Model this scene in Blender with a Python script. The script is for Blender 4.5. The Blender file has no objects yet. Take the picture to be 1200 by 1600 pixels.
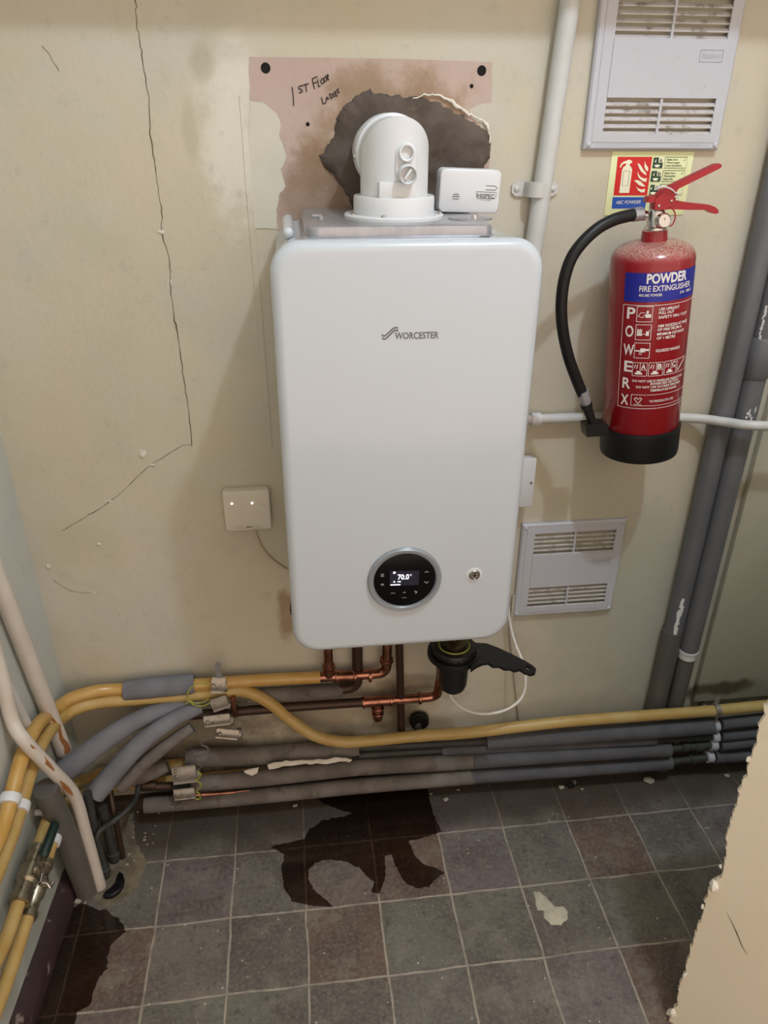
import bpy, bmesh, math, random
import numpy as np
from mathutils import Vector, Matrix, noise as mnoise

random.seed(7)
S = bpy.context.scene
COL = S.collection

# ------------------------------------------------------------------ camera
FPX, PITCH, YAW, ROLL, CAMH = 1165.98, .4815, .1241, .0057, 1.5411
def cam_basis():
    cp, sp = math.cos(PITCH), math.sin(PITCH); cy, sy = math.cos(YAW), math.sin(YAW)
    fwd = Vector((sy*cp, cy*cp, -sp)); right = Vector((cy, -sy, 0)); up = right.cross(fwd)
    c, s = math.cos(ROLL), math.sin(ROLL)
    return right*c + up*s, up*c - right*s, fwd
CA, CB, CC = cam_basis()
CAMP = Vector((0, 0, CAMH))
cd = bpy.data.cameras.new('camera'); cam = bpy.data.objects.new('camera', cd); COL.objects.link(cam)
cd.sensor_fit = 'VERTICAL'; cd.sensor_height = 36.0; cd.sensor_width = 27.0
cd.lens = FPX/1600*36.0; cd.clip_start = .02
mw = Matrix((( CA.x, CB.x, -CC.x, 0), (CA.y, CB.y, -CC.y, 0), (CA.z, CB.z, -CC.z, CAMH), (0, 0, 0, 1)))
cam.matrix_world = mw
S.camera = cam

# ------------------------------------------------------------------ world, lamps, exposure
wd = bpy.data.worlds.new('world'); S.world = wd; wd.use_nodes = True
bg = wd.node_tree.nodes['Background']
bg.inputs[0].default_value = (1.0, .80, .66, 1); bg.inputs[1].default_value = 1.5
ld = bpy.data.lights.new('ceiling_bulb', 'POINT'); ld.energy = 53; ld.shadow_soft_size = .035; ld.color = (.80, .94, 1.14)
lo = bpy.data.objects.new('ceiling_bulb', ld); COL.objects.link(lo); lo.location = (.638, .32, 2.83)
S.view_settings.view_transform = 'Standard'; S.view_settings.look = 'None'
S.view_settings.exposure = -.06; S.view_settings.gamma = 1; S.view_settings.use_curve_mapping = False

# ------------------------------------------------------------------ measuring helpers (photo survey -> world)
WALL = 1.405                      # plane of the back wall
def ray(px, py): return CC + CA*((px-600)/FPX) - CB*((py-800)/FPX)
def at(px, py, y=None, x=None, z=None):
    d = ray(px, py)
    t = (y/d.y) if y is not None else (x/d.x if x is not None else (z-CAMH)/d.z)
    return CAMP + d*t
LSL = .055                        # the left wall splays out by 8 cm per metre
def lwx(y): return -.56 - LSL*(WALL-y)
def atl(px, py, off):             # a point `off` in front of the left wall
    d = ray(px, py); k = off - .56 - LSL*WALL
    return CAMP + d*(k/(d.x - LSL*d.y))

# ------------------------------------------------------------------ materials
def lin(c):
    return tuple(((v/255)/12.92 if v/255 <= .04045 else ((v/255+.055)/1.055)**2.4) for v in c) + (1,)
class NT:
    def __init__(s, m): s.t = m.node_tree; s.n = s.t.nodes; s.l = s.t.links
    def add(s, typ, **kw):
        n = s.n.new(typ)
        for k, v in kw.items(): setattr(n, k, v)
        return n
    def set(s, n, i, v):
        if hasattr(v, 'is_output'): s.l.new(v, n.inputs[i])
        else: n.inputs[i].default_value = v
    def math(s, op, a, b=0.0, c=None, clamp=False):
        n = s.add('ShaderNodeMath', operation=op, use_clamp=clamp); s.set(n, 0, a); s.set(n, 1, b)
        if c is not None: s.set(n, 2, c)
        return n.outputs[0]
    def mix(s, f, a, b, blend='MIX'):
        n = s.add('ShaderNodeMix', data_type='RGBA', blend_type=blend)
        s.set(n, 0, f); s.set(n, 6, a); s.set(n, 7, b); return n.outputs[2]
    def noise(s, vec, scale, detail=4, rough=.55):
        n = s.add('ShaderNodeTexNoise'); s.set(n, 'Vector', vec); n.inputs['Scale'].default_value = scale
        n.inputs['Detail'].default_value = detail; n.inputs['Roughness'].default_value = rough; return n.outputs[0]
    def ramp(s, f, lo, hi, a=0.0, b=1.0):
        n = s.add('ShaderNodeMapRange', interpolation_type='SMOOTHSTEP'); s.set(n, 0, f)
        n.inputs[1].default_value = lo; n.inputs[2].default_value = hi; n.inputs[3].default_value = a; n.inputs[4].default_value = b
        return n.outputs[0]
    def pos(s): return s.add('ShaderNodeNewGeometry').outputs['Position']
MATS = {}
def mat(name, rgb, rough=.5, metal=0.0, var=None, vscale=20, amt=.5, bump=0.0, bscale=60, spec=.5, dirt=None, dscale=35, dlo=.55, dhi=.7, coat=0, sub=None):
    m = bpy.data.materials.new(name); m.use_nodes = True; t = NT(m); b = t.n['Principled BSDF']
    b.inputs['Roughness'].default_value = rough; b.inputs['Metallic'].default_value = metal
    b.inputs['Specular IOR Level'].default_value = spec; b.inputs['Coat Weight'].default_value = coat
    c = lin(rgb); p = None
    if var or bump or dirt: p = t.pos()
    if var:
        c = t.mix(t.math('MULTIPLY', t.ramp(t.noise(p, vscale, 5), .35, .65), amt), c, lin(var))
    if dirt:
        c = t.mix(t.ramp(t.noise(p, dscale, 8, .65), dlo, dhi), c, lin(dirt))
    t.set(b, 'Base Color', c)
    if bump:
        bn = t.add('ShaderNodeBump'); bn.inputs['Strength'].default_value = bump; bn.inputs['Distance'].default_value = .002
        t.set(bn, 'Height', t.noise(p, bscale, 6)); t.set(b, 'Normal', bn.outputs[0])
    MATS[name] = m; return m
def emat(name, rgb, st):
    m = bpy.data.materials.new(name); m.use_nodes = True; b = m.node_tree.nodes['Principled BSDF']
    b.inputs['Base Color'].default_value = lin(rgb); b.inputs['Emission Color'].default_value = lin(rgb); b.inputs['Emission Strength'].default_value = st
    MATS[name] = m; return m

def wall_mat(name, base, warm, cool, spots):
    m = bpy.data.materials.new(name); m.use_nodes = True; t = NT(m); b = t.n['Principled BSDF']; p = t.pos()
    big = t.ramp(t.noise(p, 2.2, 3), .38, .62); mid = t.ramp(t.noise(p, 7, 5), .45, .75)
    c = t.mix(t.math('MULTIPLY', big, .8), lin(base), lin(warm))
    c = t.mix(t.math('MULTIPLY', mid, .45), c, lin(cool))
    sx = t.add('ShaderNodeSeparateXYZ'); t.set(sx, 0, p)
    wob = t.math('MULTIPLY', t.math('SUBTRACT', t.noise(p, 14, 7, .65), .5), 1.6)
    for (x, z, rx, rz, col, amt) in spots:
        dx = t.math('DIVIDE', t.math('SUBTRACT', sx.outputs[0], x), rx); dz = t.math('DIVIDE', t.math('SUBTRACT', sx.outputs[2], z), rz)
        d = t.math('SQRT', t.math('ADD', t.math('MULTIPLY', dx, dx), t.math('MULTIPLY', dz, dz)))
        f = t.ramp(t.math('ADD', d, wob), .45, 1.05, amt, 0)
        c = t.mix(f, c, lin(col))
    c = t.mix(t.ramp(t.noise(p, 3.6, 6, .65), .50, .70, 0, .55), c, lin(tuple(v*k for v, k in zip(base, (.93, .93, .86)))))
    c = t.mix(t.ramp(t.noise(p, 24, 8, .7), .56, .72, 0, .5), c, lin(tuple(v*.88 for v in base)))
    grit = t.ramp(t.noise(p, 60, 6, .7), .66, .78, 0, .5)
    c = t.mix(grit, c, lin((120, 112, 92)))
    t.set(b, 'Base Color', c); b.inputs['Roughness'].default_value = .42; b.inputs['Specular IOR Level'].default_value = .35
    bn = t.add('ShaderNodeBump'); bn.inputs['Strength'].default_value = .75; bn.inputs['Distance'].default_value = .004
    h = t.math('ADD', t.math('MULTIPLY', t.noise(p, 9, 6), .9), t.math('MULTIPLY', t.noise(p, 90, 4), .22))
    v = t.add('ShaderNodeTexVoronoi'); t.set(v, 'Vector', p); v.inputs['Scale'].default_value = 24
    pit = t.ramp(v.outputs['Distance'], .0, .11, .12, 0)
    t.set(bn, 'Height', t.math('ADD', h, pit)); t.set(b, 'Normal', bn.outputs[0])
    MATS[name] = m; return m

wall_mat('cream_wall', (196, 191, 175), (195, 186, 163), (184, 184, 172), [
    (-.045, .555, .026, .085, (140, 108, 78), .7), (.02, .36, .10, .022, (120, 100, 74), .5), (.24, .33, .09, .03, (122, 104, 80), .55),
    (-.08, 1.52, .06, .16, (224, 220, 206), .6), (.62, .62, .10, .5, (186, 184, 164), .5),
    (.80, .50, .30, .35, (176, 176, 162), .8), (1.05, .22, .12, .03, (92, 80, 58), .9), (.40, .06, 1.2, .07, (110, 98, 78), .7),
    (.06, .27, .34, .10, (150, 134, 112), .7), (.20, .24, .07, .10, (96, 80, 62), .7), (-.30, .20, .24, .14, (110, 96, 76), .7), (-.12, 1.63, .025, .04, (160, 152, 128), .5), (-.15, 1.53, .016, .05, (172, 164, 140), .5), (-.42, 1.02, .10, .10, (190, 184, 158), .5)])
wall_mat('grey_cream_wall', (190, 194, 188), (178, 186, 180), (200, 198, 184), [(-.57, .2, .3, .2, (150, 148, 132), .5)])
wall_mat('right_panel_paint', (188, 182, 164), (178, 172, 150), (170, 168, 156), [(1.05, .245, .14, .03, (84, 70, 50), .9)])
mat('chase_filler', (186, 181, 163), .5, var=(172, 168, 152), vscale=12, bump=.4, bscale=30)
mat('near_plaster', (234, 224, 202), .6, var=(226, 214, 190), vscale=5, bump=.25, bscale=40, dirt=(150, 130, 100), dscale=30, dlo=.72, dhi=.8)
mat('white_plaster', (232, 228, 216), .7, var=(210, 200, 182), vscale=30, bump=.5, bscale=80)
mat('ceiling_paint', (214, 208, 190), .7)
wall_mat('pink_plaster', (188, 168, 158), (180, 158, 146), (190, 174, 166), [(.195, 1.49, .20, .15, (164, 140, 114), .8), (.185, 1.49, .175, .125, (140, 114, 88), .75), (.06, 1.43, .09, .09, (132, 106, 84), .6), (.14, 1.585, .06, .05, (142, 120, 94), .7)])
mat('mortar', (96, 85, 76), .9, var=(74, 64, 56), vscale=16, amt=.9, bump=1.0, bscale=70, dirt=(134, 112, 88), dscale=28, dlo=.58, dhi=.75)
mat('damp_halo', (146, 118, 86), .85, var=(120, 96, 68), vscale=25, bump=.5, bscale=60)
mat('filler_cream', (206, 202, 188), .55, var=(196, 192, 174), vscale=14, bump=.35, bscale=40)
mat('crack_dark', (96, 86, 66), .9)
mat('ink', (24, 20, 22), .6)
mat('hole_dark', (22, 16, 13), .95)
mat('boiler_white', (192, 199, 206), .16, coat=.4, spec=.5)
mat('boiler_side', (205, 208, 211), .25)
mat('plastic_white', (212, 214, 216), .3)
mat('plastic_grey_white', (186, 188, 194), .4, dirt=(170, 166, 160), dscale=60, dlo=.62, dhi=.8)
mat('vent_dirty', (190, 186, 184), .5, dirt=(120, 108, 96), dscale=45, dlo=.5, dhi=.72)
mat('vent_dark', (30, 27, 24), .9)
mat('emboss', (172, 174, 182), .5)
mat('warm_white', (212, 204, 188), .4)
mat('bare_steel', (176, 176, 181), .3, metal=.6, var=(150, 150, 155), vscale=40)
mat('chrome', (205, 203, 200), .18, metal=1)
mat('brass', (84, 74, 52), .4, metal=.9, dirt=(90, 84, 66), dscale=80)
mat('nickel', (160, 152, 132), .32, metal=.9, dirt=(84, 76, 60), dscale=90, dlo=.5)
mat('clamp_alu', (164, 157, 147), .4, metal=.7, dirt=(98, 88, 78), dscale=90, dlo=.5, dhi=.75)
mat('logo_grey', (98, 97, 94), .4)
mat('dial_ring', (158, 164, 170), .3, metal=.5)
mat('dial_black', (7, 7, 9), .2, spec=.2)
emat('screen_glow', (20, 20, 40), .2)
emat('screen_text', (235, 238, 250), 1.6)
emat('led_warm', (255, 240, 215), 3.5)
mat('icon_grey', (186, 188, 192), .5)
mat('label_ink', (108, 102, 92), .6)
mat('yellow_pipe', (192, 156, 90), .3, var=(184, 140, 66), vscale=22, amt=.8, dirt=(128, 92, 44), dscale=70, dlo=.68, dhi=.8, coat=.2)
mat('ochre_pipe', (184, 158, 100), .4, var=(176, 142, 78), vscale=18, amt=.8, dirt=(120, 92, 54), dscale=60, dlo=.64, dhi=.8)
mat('copper', (176, 122, 100), .2, metal=1, var=(104, 66, 52), vscale=40, amt=.7)
mat('old_copper', (74, 56, 45), .45, metal=.6, var=(64, 50, 42), vscale=30, dirt=(120, 78, 54), dscale=50, dlo=.6, dhi=.8)
mat('foam_grey', (116, 110, 104), .85, var=(94, 88, 82), vscale=14, amt=.9, bump=.5, bscale=160, dirt=(70, 60, 52), dscale=26, dlo=.54, dhi=.74)
mat('foam_blue', (120, 120, 126), .85, var=(100, 99, 104), vscale=18, amt=.6, bump=.35, bscale=200)
mat('foam_dark', (88, 88, 92), .8, var=(70, 70, 74), vscale=18, bump=.3, bscale=200)
mat('soil_grey', (104, 105, 108), .42, var=(92, 93, 98), vscale=9, dirt=(138, 138, 138), dscale=30, dlo=.7, dhi=.85)
mat('soil_dark', (88, 86, 82), .5, var=(104, 98, 90), vscale=12)
mat('chip_paint', (222, 222, 222), .6)
mat('white_pipe_paint', (200, 201, 199), .42, var=(186, 184, 176), vscale=20, bump=.2, bscale=50)
mat('pink_white_paint', (208, 201, 191), .45, var=(196, 184, 170), vscale=16, bump=.2, bscale=50, dirt=(168, 112, 66), dscale=26, dlo=.69, dhi=.74)
mat('rust', (160, 104, 54), .9, var=(128, 82, 44), vscale=60)
mat('black_plastic', (20, 20, 21), .38)
mat('black_satin', (15, 15, 16), .45, bump=.1, bscale=120, spec=.35)
mat('dark_pipe', (48, 46, 44), .6, var=(62, 70, 62), vscale=30, dirt=(92, 112, 98), dscale=50, dlo=.64, dhi=.8)
mat('wire_green', (150, 152, 56), .5)
mat('wire_grey', (98, 96, 92), .5)
mat('cable_white', (226, 224, 216), .4)
mat('cable_beige', (196, 182, 156), .5)
mat('lever_green', (22, 42, 36), .5)
mat('skirting_maroon', (62, 46, 46), .5, var=(40, 30, 31), vscale=24, bump=.8, bscale=40, dirt=(134, 120, 112), dscale=34, dlo=.58, dhi=.68)
mat('plinth_dark', (70, 58, 50), .8, var=(50, 40, 36), vscale=14, bump=.6, bscale=40)
mat('rubble', (168, 160, 146), .9, var=(136, 126, 112), vscale=80, bump=.8, bscale=120)
mat('splat', (196, 190, 168), .9, var=(160, 154, 134), vscale=60, bump=.6, bscale=90)
mat('cement_patch', (128, 118, 98), .95, var=(96, 86, 70), vscale=30, amt=.9, bump=1, bscale=70, dirt=(160, 150, 128), dscale=60, dlo=.62, dhi=.75)
mat('ext_red', (142, 13, 27), .26, coat=.3)
def dusty(m, col):                 # settled dust: lies on what faces up, broken up by noise
    t = NT(m); b = t.n['Principled BSDF']; g = t.add('ShaderNodeNewGeometry'); sx = t.add('ShaderNodeSeparateXYZ'); t.set(sx, 0, g.outputs['Normal'])
    f = t.math('MULTIPLY', t.ramp(sx.outputs[2], .12, .8), t.ramp(t.noise(g.outputs['Position'], 330, 6, .7), .40, .60, .15, .85))
    f2 = t.math('MULTIPLY', t.ramp(t.noise(g.outputs['Position'], 420, 4, .7), .64, .72), .45)
    t.set(b, 'Base Color', t.mix(t.math('MAXIMUM', f, f2), lin((142, 13, 27)), lin(col)))
dusty(MATS['ext_red'], (186, 160, 146))
mat('lever_red', (158, 16, 30), .35)
mat('label_blue', (26, 34, 142), .35)
mat('label_white', (232, 226, 222), .5)
mat('sign_glow', (226, 230, 178), .4)
mat('sign_red', (206, 30, 30), .4)
mat('sign_blue', (24, 76, 168), .4)
mat('sign_green', (22, 66, 46), .4)
mat('sign_cream', (240, 236, 206), .4)
mat('putty', (178, 172, 150), .7, bump=.5)

def floor_mat():
    m = bpy.data.materials.new('quarry_tiles'); m.use_nodes = True; t = NT(m); b = t.n['Principled BSDF']; p = t.pos()
    s = .1626
    nz = t.add('ShaderNodeTexNoise'); t.set(nz, 'Vector', p); nz.inputs['Scale'].default_value = 9
    w = t.add('ShaderNodeVectorMath', operation='SCALE'); w.inputs['Scale'].default_value = .010
    w0 = t.add('ShaderNodeVectorMath', operation='SUBTRACT'); t.set(w0, 0, nz.outputs['Color']); w0.inputs[1].default_value = (.5, .5, .5)
    t.set(w, 0, w0.outputs[0])
    q = t.add('ShaderNodeVectorMath', operation='ADD'); t.set(q, 0, p); t.set(q, 1, w.outputs[0])
    sx = t.add('ShaderNodeSeparateXYZ'); t.set(sx, 0, q.outputs[0])
    u = t.math('DIVIDE', t.math('SUBTRACT', sx.outputs[0], -.3603-10*s), s); v = t.math('DIVIDE', t.math('SUBTRACT', sx.outputs[1], 1.226-20*s), s)
    fu = t.math('FRACT', u); fv = t.math('FRACT', v)
    du = t.math('MINIMUM', fu, t.math('SUBTRACT', 1.0, fu)); dv = t.math('MINIMUM', fv, t.math('SUBTRACT', 1.0, fv))
    d = t.math('MULTIPLY', t.math('MINIMUM', du, dv), s)
    cmb = t.add('ShaderNodeCombineXYZ'); t.set(cmb, 0, t.math('FLOOR', u)); t.set(cmb, 1, t.math('FLOOR', v))
    wn = t.add('ShaderNodeTexWhiteNoise', noise_dimensions='2D'); t.set(wn, 'Vector', cmb.outputs[0])
    cr = t.add('ShaderNodeValToRGB'); t.set(cr, 0, wn.outputs[0]); e = cr.color_ramp; e.interpolation = 'CONSTANT'
    cols = [(112, 104, 96), (104, 100, 94), (110, 99, 93), (106, 104, 94), (108, 99, 99), (97, 90, 84), (106, 86, 74), (108, 102, 94)]
    while len(e.elements) < len(cols): e.elements.new(.5)
    for i, c in enumerate(cols): e.elements[i].position = i/len(cols); e.elements[i].color = lin(c)
    c = cr.outputs[0]
    c = t.mix(t.ramp(t.noise(p, 8, 6, .6), .40, .66, 0, .65), c, lin((76, 68, 65)))
    c = t.mix(t.ramp(t.noise(p, 15, 8, .7), .48, .70, 0, .6), c, lin((134, 127, 116)))
    c = t.mix(t.ramp(t.noise(p, 110, 8, .75), .42, .68, 0, .5), c, lin((144, 135, 122)))
    c = t.mix(t.ramp(t.noise(p, 70, 6, .7), .64, .72, 0, .6), c, lin((168, 160, 146)))
    c = t.mix(t.ramp(t.noise(p, 48, 8, .75), .54, .68, 0, .6), c, lin((48, 41, 38)))
    g = t.ramp(d, .0014, .0032, 1, 0)
    gn = t.ramp(t.noise(p, 26, 5), .3, .6, .35, 1)
    c = t.mix(t.math('MULTIPLY', g, gn), c, lin((164, 154, 140)))
    vo = t.add('ShaderNodeTexVoronoi'); t.set(vo, 'Vector', p); vo.inputs['Scale'].default_value = 42
    spk = t.math('MULTIPLY', t.ramp(vo.outputs['Distance'], .05, .10, 1, 0), t.ramp(t.noise(p, 30, 3), .48, .56))
    c = t.mix(spk, c, lin((205, 200, 186)))
    # wall-side dirt
    dd = t.math('ADD', sx.outputs[1], t.math('MULTIPLY', t.noise(p, 10, 6), .10))
    c = t.mix(t.ramp(dd, 1.25, 1.35, 0, .8), c, lin((62, 51, 43)))
    t.set(b, 'Base Color', c); t.set(b, 'Roughness', t.ramp(t.noise(p, 12, 5), .3, .7, .42, .72))
    b.inputs['Specular IOR Level'].default_value = .4
    bn = t.add('ShaderNodeBump'); bn.inputs['Strength'].default_value = .5; bn.inputs['Distance'].default_value = .003
    hh = t.math('SUBTRACT', t.math('MULTIPLY', t.noise(p, 30, 6), .35), t.math('MULTIPLY', g, .5))
    t.set(bn, 'Height', hh); t.set(b, 'Normal', bn.outputs[0]); MATS['floor'] = m
floor_mat()
def water_mat():                  # a thin film of water: tints the tile under it and shines
    m = bpy.data.materials.new('water_film'); m.use_nodes = True; t = NT(m); b = t.n['Principled BSDF']
    t.n.remove(b); out = t.n['Material Output']
    tr = t.add('ShaderNodeBsdfTransparent'); tr.inputs[0].default_value = (.38, .32, .29, 1)
    gl = t.add('ShaderNodeBsdfGlossy'); gl.inputs['Roughness'].default_value = .08
    mx = t.add('ShaderNodeMixShader'); mx.inputs[0].default_value = .03
    t.l.new(tr.outputs[0], mx.inputs[1]); t.l.new(gl.outputs[0], mx.inputs[2]); t.l.new(mx.outputs[0], out.inputs[0])
    MATS['water'] = m
water_mat()

# ------------------------------------------------------------------ mesh helpers
ORG = {}
class MB:
    def __init__(s): s.v = []; s.f = []
    def add(s, verts, faces):
        o = len(s.v); s.v += [Vector(v) for v in verts]; s.f += [tuple(i+o for i in f) for f in faces]; return s
    def box(s, c, size, bev=0, seg=2, rot=None):
        bm = bmesh.new(); bmesh.ops.create_cube(bm, size=1)
        for v in bm.verts: v.co = Vector((v.co.x*size[0], v.co.y*size[1], v.co.z*size[2]))
        if bev: bmesh.ops.bevel(bm, geom=bm.edges[:], offset=bev, segments=seg, profile=.5, affect='EDGES')
        if rot is not None: bmesh.ops.transform(bm, matrix=rot.to_4x4(), verts=bm.verts)
        bm.verts.index_update()
        s.add([v.co+Vector(c) for v in bm.verts], [[v.index for v in f.verts] for f in bm.faces]); bm.free(); return s
    def bx(s, a, b, bev=0, seg=2):
        a, b = Vector(a), Vector(b); return s.box((a+b)/2, [abs(t) for t in (b-a)], bev, seg)
    def tube(s, pts, r, n=16, cap=True, inner=None):
        pts = [Vector(p) for p in pts]; N = len(pts); rs = r if isinstance(r, (list, tuple)) else [r]*N
        tang = [(pts[min(i+1, N-1)]-pts[max(i-1, 0)]).normalized() for i in range(N)]
        ref = Vector((0, 0, 1)) if abs(tang[0].z) < .9 else Vector((1, 0, 0))
        u = (ref - tang[0]*ref.dot(tang[0])).normalized(); V = []
        for i in range(N):
            u = (u - tang[i]*u.dot(tang[i])).normalized(); w = tang[i].cross(u)
            V += [pts[i] + (u*math.cos(2*math.pi*k/n) + w*math.sin(2*math.pi*k/n))*rs[i] for k in range(n)]
        F = [(i*n+k, i*n+(k+1) % n, (i+1)*n+(k+1) % n, (i+1)*n+k) for i in range(N-1) for k in range(n)]
        if cap: F += [tuple(range(n))[::-1], tuple(range((N-1)*n, N*n))]
        return s.add(V, F)
    def lathe(s, prof, o, ax, n=32, cap=True):
        o = Vector(o); ax = Vector(ax).normalized(); ref = Vector((0, 0, 1)) if abs(ax.z) < .9 else Vector((1, 0, 0))
        u = (ref-ax*ref.dot(ax)).normalized(); w = ax.cross(u); V = []
        for r, h in prof: V += [o+ax*h+(u*math.cos(2*math.pi*k/n)+w*math.sin(2*math.pi*k/n))*r for k in range(n)]
        N = len(prof); F = [(i*n+k, i*n+(k+1) % n, (i+1)*n+(k+1) % n, (i+1)*n+k) for i in range(N-1) for k in range(n)]
        if cap: F += [tuple(range(n))[::-1], tuple(range((N-1)*n, N*n))]
        return s.add(V, F)
    def loft(s, rings, cap=True):
        n = len(rings[0]); V = [p for r in rings for p in r]
        F = [(i*n+k, i*n+(k+1) % n, (i+1)*n+(k+1) % n, (i+1)*n+k) for i in range(len(rings)-1) for k in range(n)]
        if cap: F += [tuple(range(n))[::-1], tuple(range((len(rings)-1)*n, len(rings)*n))]
        return s.add(V, F)
    def prism(s, pts, d):          # a 3-D outline pushed along d
        d = Vector(d); pts = [Vector(p) for p in pts]; return s.loft([pts, [p+d for p in pts]])
    def sheet(s, pts): return s.add(pts, [tuple(range(len(pts)))])
    def ribbon(s, pts, w, nrm):
        pts = [Vector(p) for p in pts]; nrm = Vector(nrm); V = []; N = len(pts); ws = w if isinstance(w, list) else [w]*N
        for i in range(N):
            t = (pts[min(i+1, N-1)]-pts[max(i-1, 0)]).normalized(); q = t.cross(nrm).normalized()*ws[i]/2; V += [pts[i]-q, pts[i]+q]
        return s.add(V, [(2*i, 2*i+1, 2*i+3, 2*i+2) for i in range(N-1)])
    def ball(s, c, r, n=12, sc=(1, 1, 1)):
        V = []; F = []
        for i in range(n//2+1):
            a = math.pi*i/(n//2)
            V += [Vector(c)+Vector((r*sc[0]*math.sin(a)*math.cos(2*math.pi*k/n), r*sc[1]*math.sin(a)*math.sin(2*math.pi*k/n), r*sc[2]*math.cos(a))) for k in range(n)]
        F = [(i*n+k, (i+1)*n+k, (i+1)*n+(k+1) % n, i*n+(k+1) % n) for i in range(n//2) for k in range(n)]
        return s.add(V, F)
    def build(s, name, m, parent=None, sharp=38):
        o0 = ORG.get(parent, Vector((0, 0, 0))) if parent else Vector((0, 0, 0))
        me = bpy.data.meshes.new(name); me.from_pydata([v-o0 for v in s.v], [], s.f); me.update()
        bm = bmesh.new(); bm.from_mesh(me); bmesh.ops.recalc_face_normals(bm, faces=bm.faces)
        bm.to_mesh(me); bm.free()
        me.polygons.foreach_set('use_smooth', [True]*len(me.polygons)); me.set_sharp_from_angle(angle=math.radians(sharp))
        me.materials.append(MATS[m] if isinstance(m, str) else m)
        ob = bpy.data.objects.new(name, me); COL.objects.link(ob)
        if parent: ob.parent = parent; ORG[ob] = o0
        return ob
def thing(name, label, cat, loc, group=None):
    o = bpy.data.objects.new(name, None); COL.objects.link(o); o.location = loc; o.empty_display_size = .02
    o['label'] = label; o['category'] = cat
    if group: o['group'] = group
    ORG[o] = Vector(loc); return o
def tag(o, label, cat, group=None, kind=None):
    o['label'] = label; o['category'] = cat
    if group: o['group'] = group
    if kind: o['kind'] = kind
    return o
def struct(o): o['kind'] = 'structure'; return o
def sm(pts, k=8, closed=False):
    pts = [Vector(p) for p in pts]; N = len(pts); out = []
    g = (lambda i: pts[i % N]) if closed else (lambda i: pts[max(0, min(N-1, i))])
    for i in range(N if closed else N-1):
        a, b, c, d = g(i-1), g(i), g(i+1), g(i+2)
        for j in range(k):
            t = j/k; out.append(.5*((2*b)+(c-a)*t+(2*a-5*b+4*c-d)*t*t+(3*b-a-3*c+d)*t**3))
    if not closed: out.append(pts[-1])
    return out
def bent(pts, rad, k=8):           # straight runs joined by round bends
    pts = [Vector(p) for p in pts]; out = [pts[0]]
    for i in range(1, len(pts)-1):
        a = (pts[i-1]-pts[i]); b = (pts[i+1]-pts[i]); r = min(rad, a.length*.48, b.length*.48)
        p0 = pts[i]+a.normalized()*r; p1 = pts[i]+b.normalized()*r
        for j in range(k+1):
            t = j/k; out.append(p0*(1-t)**2+pts[i]*2*t*(1-t)+p1*t*t)
    out.append(pts[-1]); return out
def ragged(pts, step, amp, seed=0, axes='xz'):   # a traced outline, made finely irregular
    out = []; N = len(pts)
    for i in range(N):
        a, b = Vector(pts[i]), Vector(pts[(i+1) % N]); n = max(1, int((b-a).length/step))
        for j in range(n):
            p = a.lerp(b, j/n)
            o = mnoise.noise_vector(p*90+Vector((seed, seed*2, 0)))*amp + mnoise.noise_vector(p*300+Vector((seed, 0, seed)))*amp*.5
            p = p.copy()
            for ax in axes: setattr(p, ax, getattr(p, ax)+getattr(o, ax))
            out.append(p)
    return out
_tc = {}
def glyphs(txt, shear=0.0, bold=0.0):
    k = (txt, shear, bold)
    if k not in _tc:
        cu = bpy.data.curves.new('lettering', 'FONT'); cu.body = txt; cu.size = 1; cu.shear = shear; cu.offset = bold; cu.resolution_u = 3
        ob = bpy.data.objects.new('lettering', cu); COL.objects.link(ob)
        me = bpy.data.meshes.new_from_object(ob.evaluated_get(bpy.context.evaluated_depsgraph_get()))
        v = [(p.co.x, p.co.y) for p in me.vertices]; f = [tuple(p.vertices) for p in me.polygons]
        bpy.data.objects.remove(ob); bpy.data.curves.remove(cu); bpy.data.meshes.remove(me)
        x0 = min(a for a, _ in v); v = [(a-x0, b) for a, b in v]
        _tc[k] = (v, f, max(a for a, _ in v))
    return _tc[k]
CAP = .70                          # cap height of the built-in font at size 1
def text(mb, txt, o, u, v, cap, width=None, shear=0, bold=0, align='l'):
    V, F, w = glyphs(txt, shear, bold); sy = cap/CAP; sx = (width/w) if width else sy
    o, u, v = Vector(o), Vector(u).normalized(), Vector(v).normalized(); dx = -w*sx/2 if align == 'c' else 0
    mb.add([o+u*(a*sx+dx)+v*(b*sy) for a, b in V], F)
X, Y, Z = Vector((1, 0, 0)), Vector((0, 1, 0)), Vector((0, 0, 1))
def text2(mb, txt, pa, pb, cap, y, shear=0, bold=0):   # on a plane parallel to the back wall, from survey point pa to pb
    a = at(*pa, y=y); b = at(*pb, y=y); text(mb, txt, a, b-a, Z, cap, (b-a).length, shear, bold)
def rrect(x0, x1, z0, z1, r, y, n=8):
    P = []
    for cx, cz, a0 in ((x1-r, z1-r, 0), (x0+r, z1-r, 90), (x0+r, z0+r, 180), (x1-r, z0+r, 270)):
        for k in range(n+1):
            a = math.radians(a0+90*k/n); P.append(Vector((cx+r*math.cos(a), y, cz+r*math.sin(a))))
    return P
def collar(mb, p, d, r, w):        # capillary joint bead
    d = Vector(d).normalized(); mb.lathe([(r*1.0, -w), (r*1.22, -w*.8), (r*1.28, -w*.3), (r*1.28, w*.3), (r*1.22, w*.8), (r*1.0, w)], p, d, 20)

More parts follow.
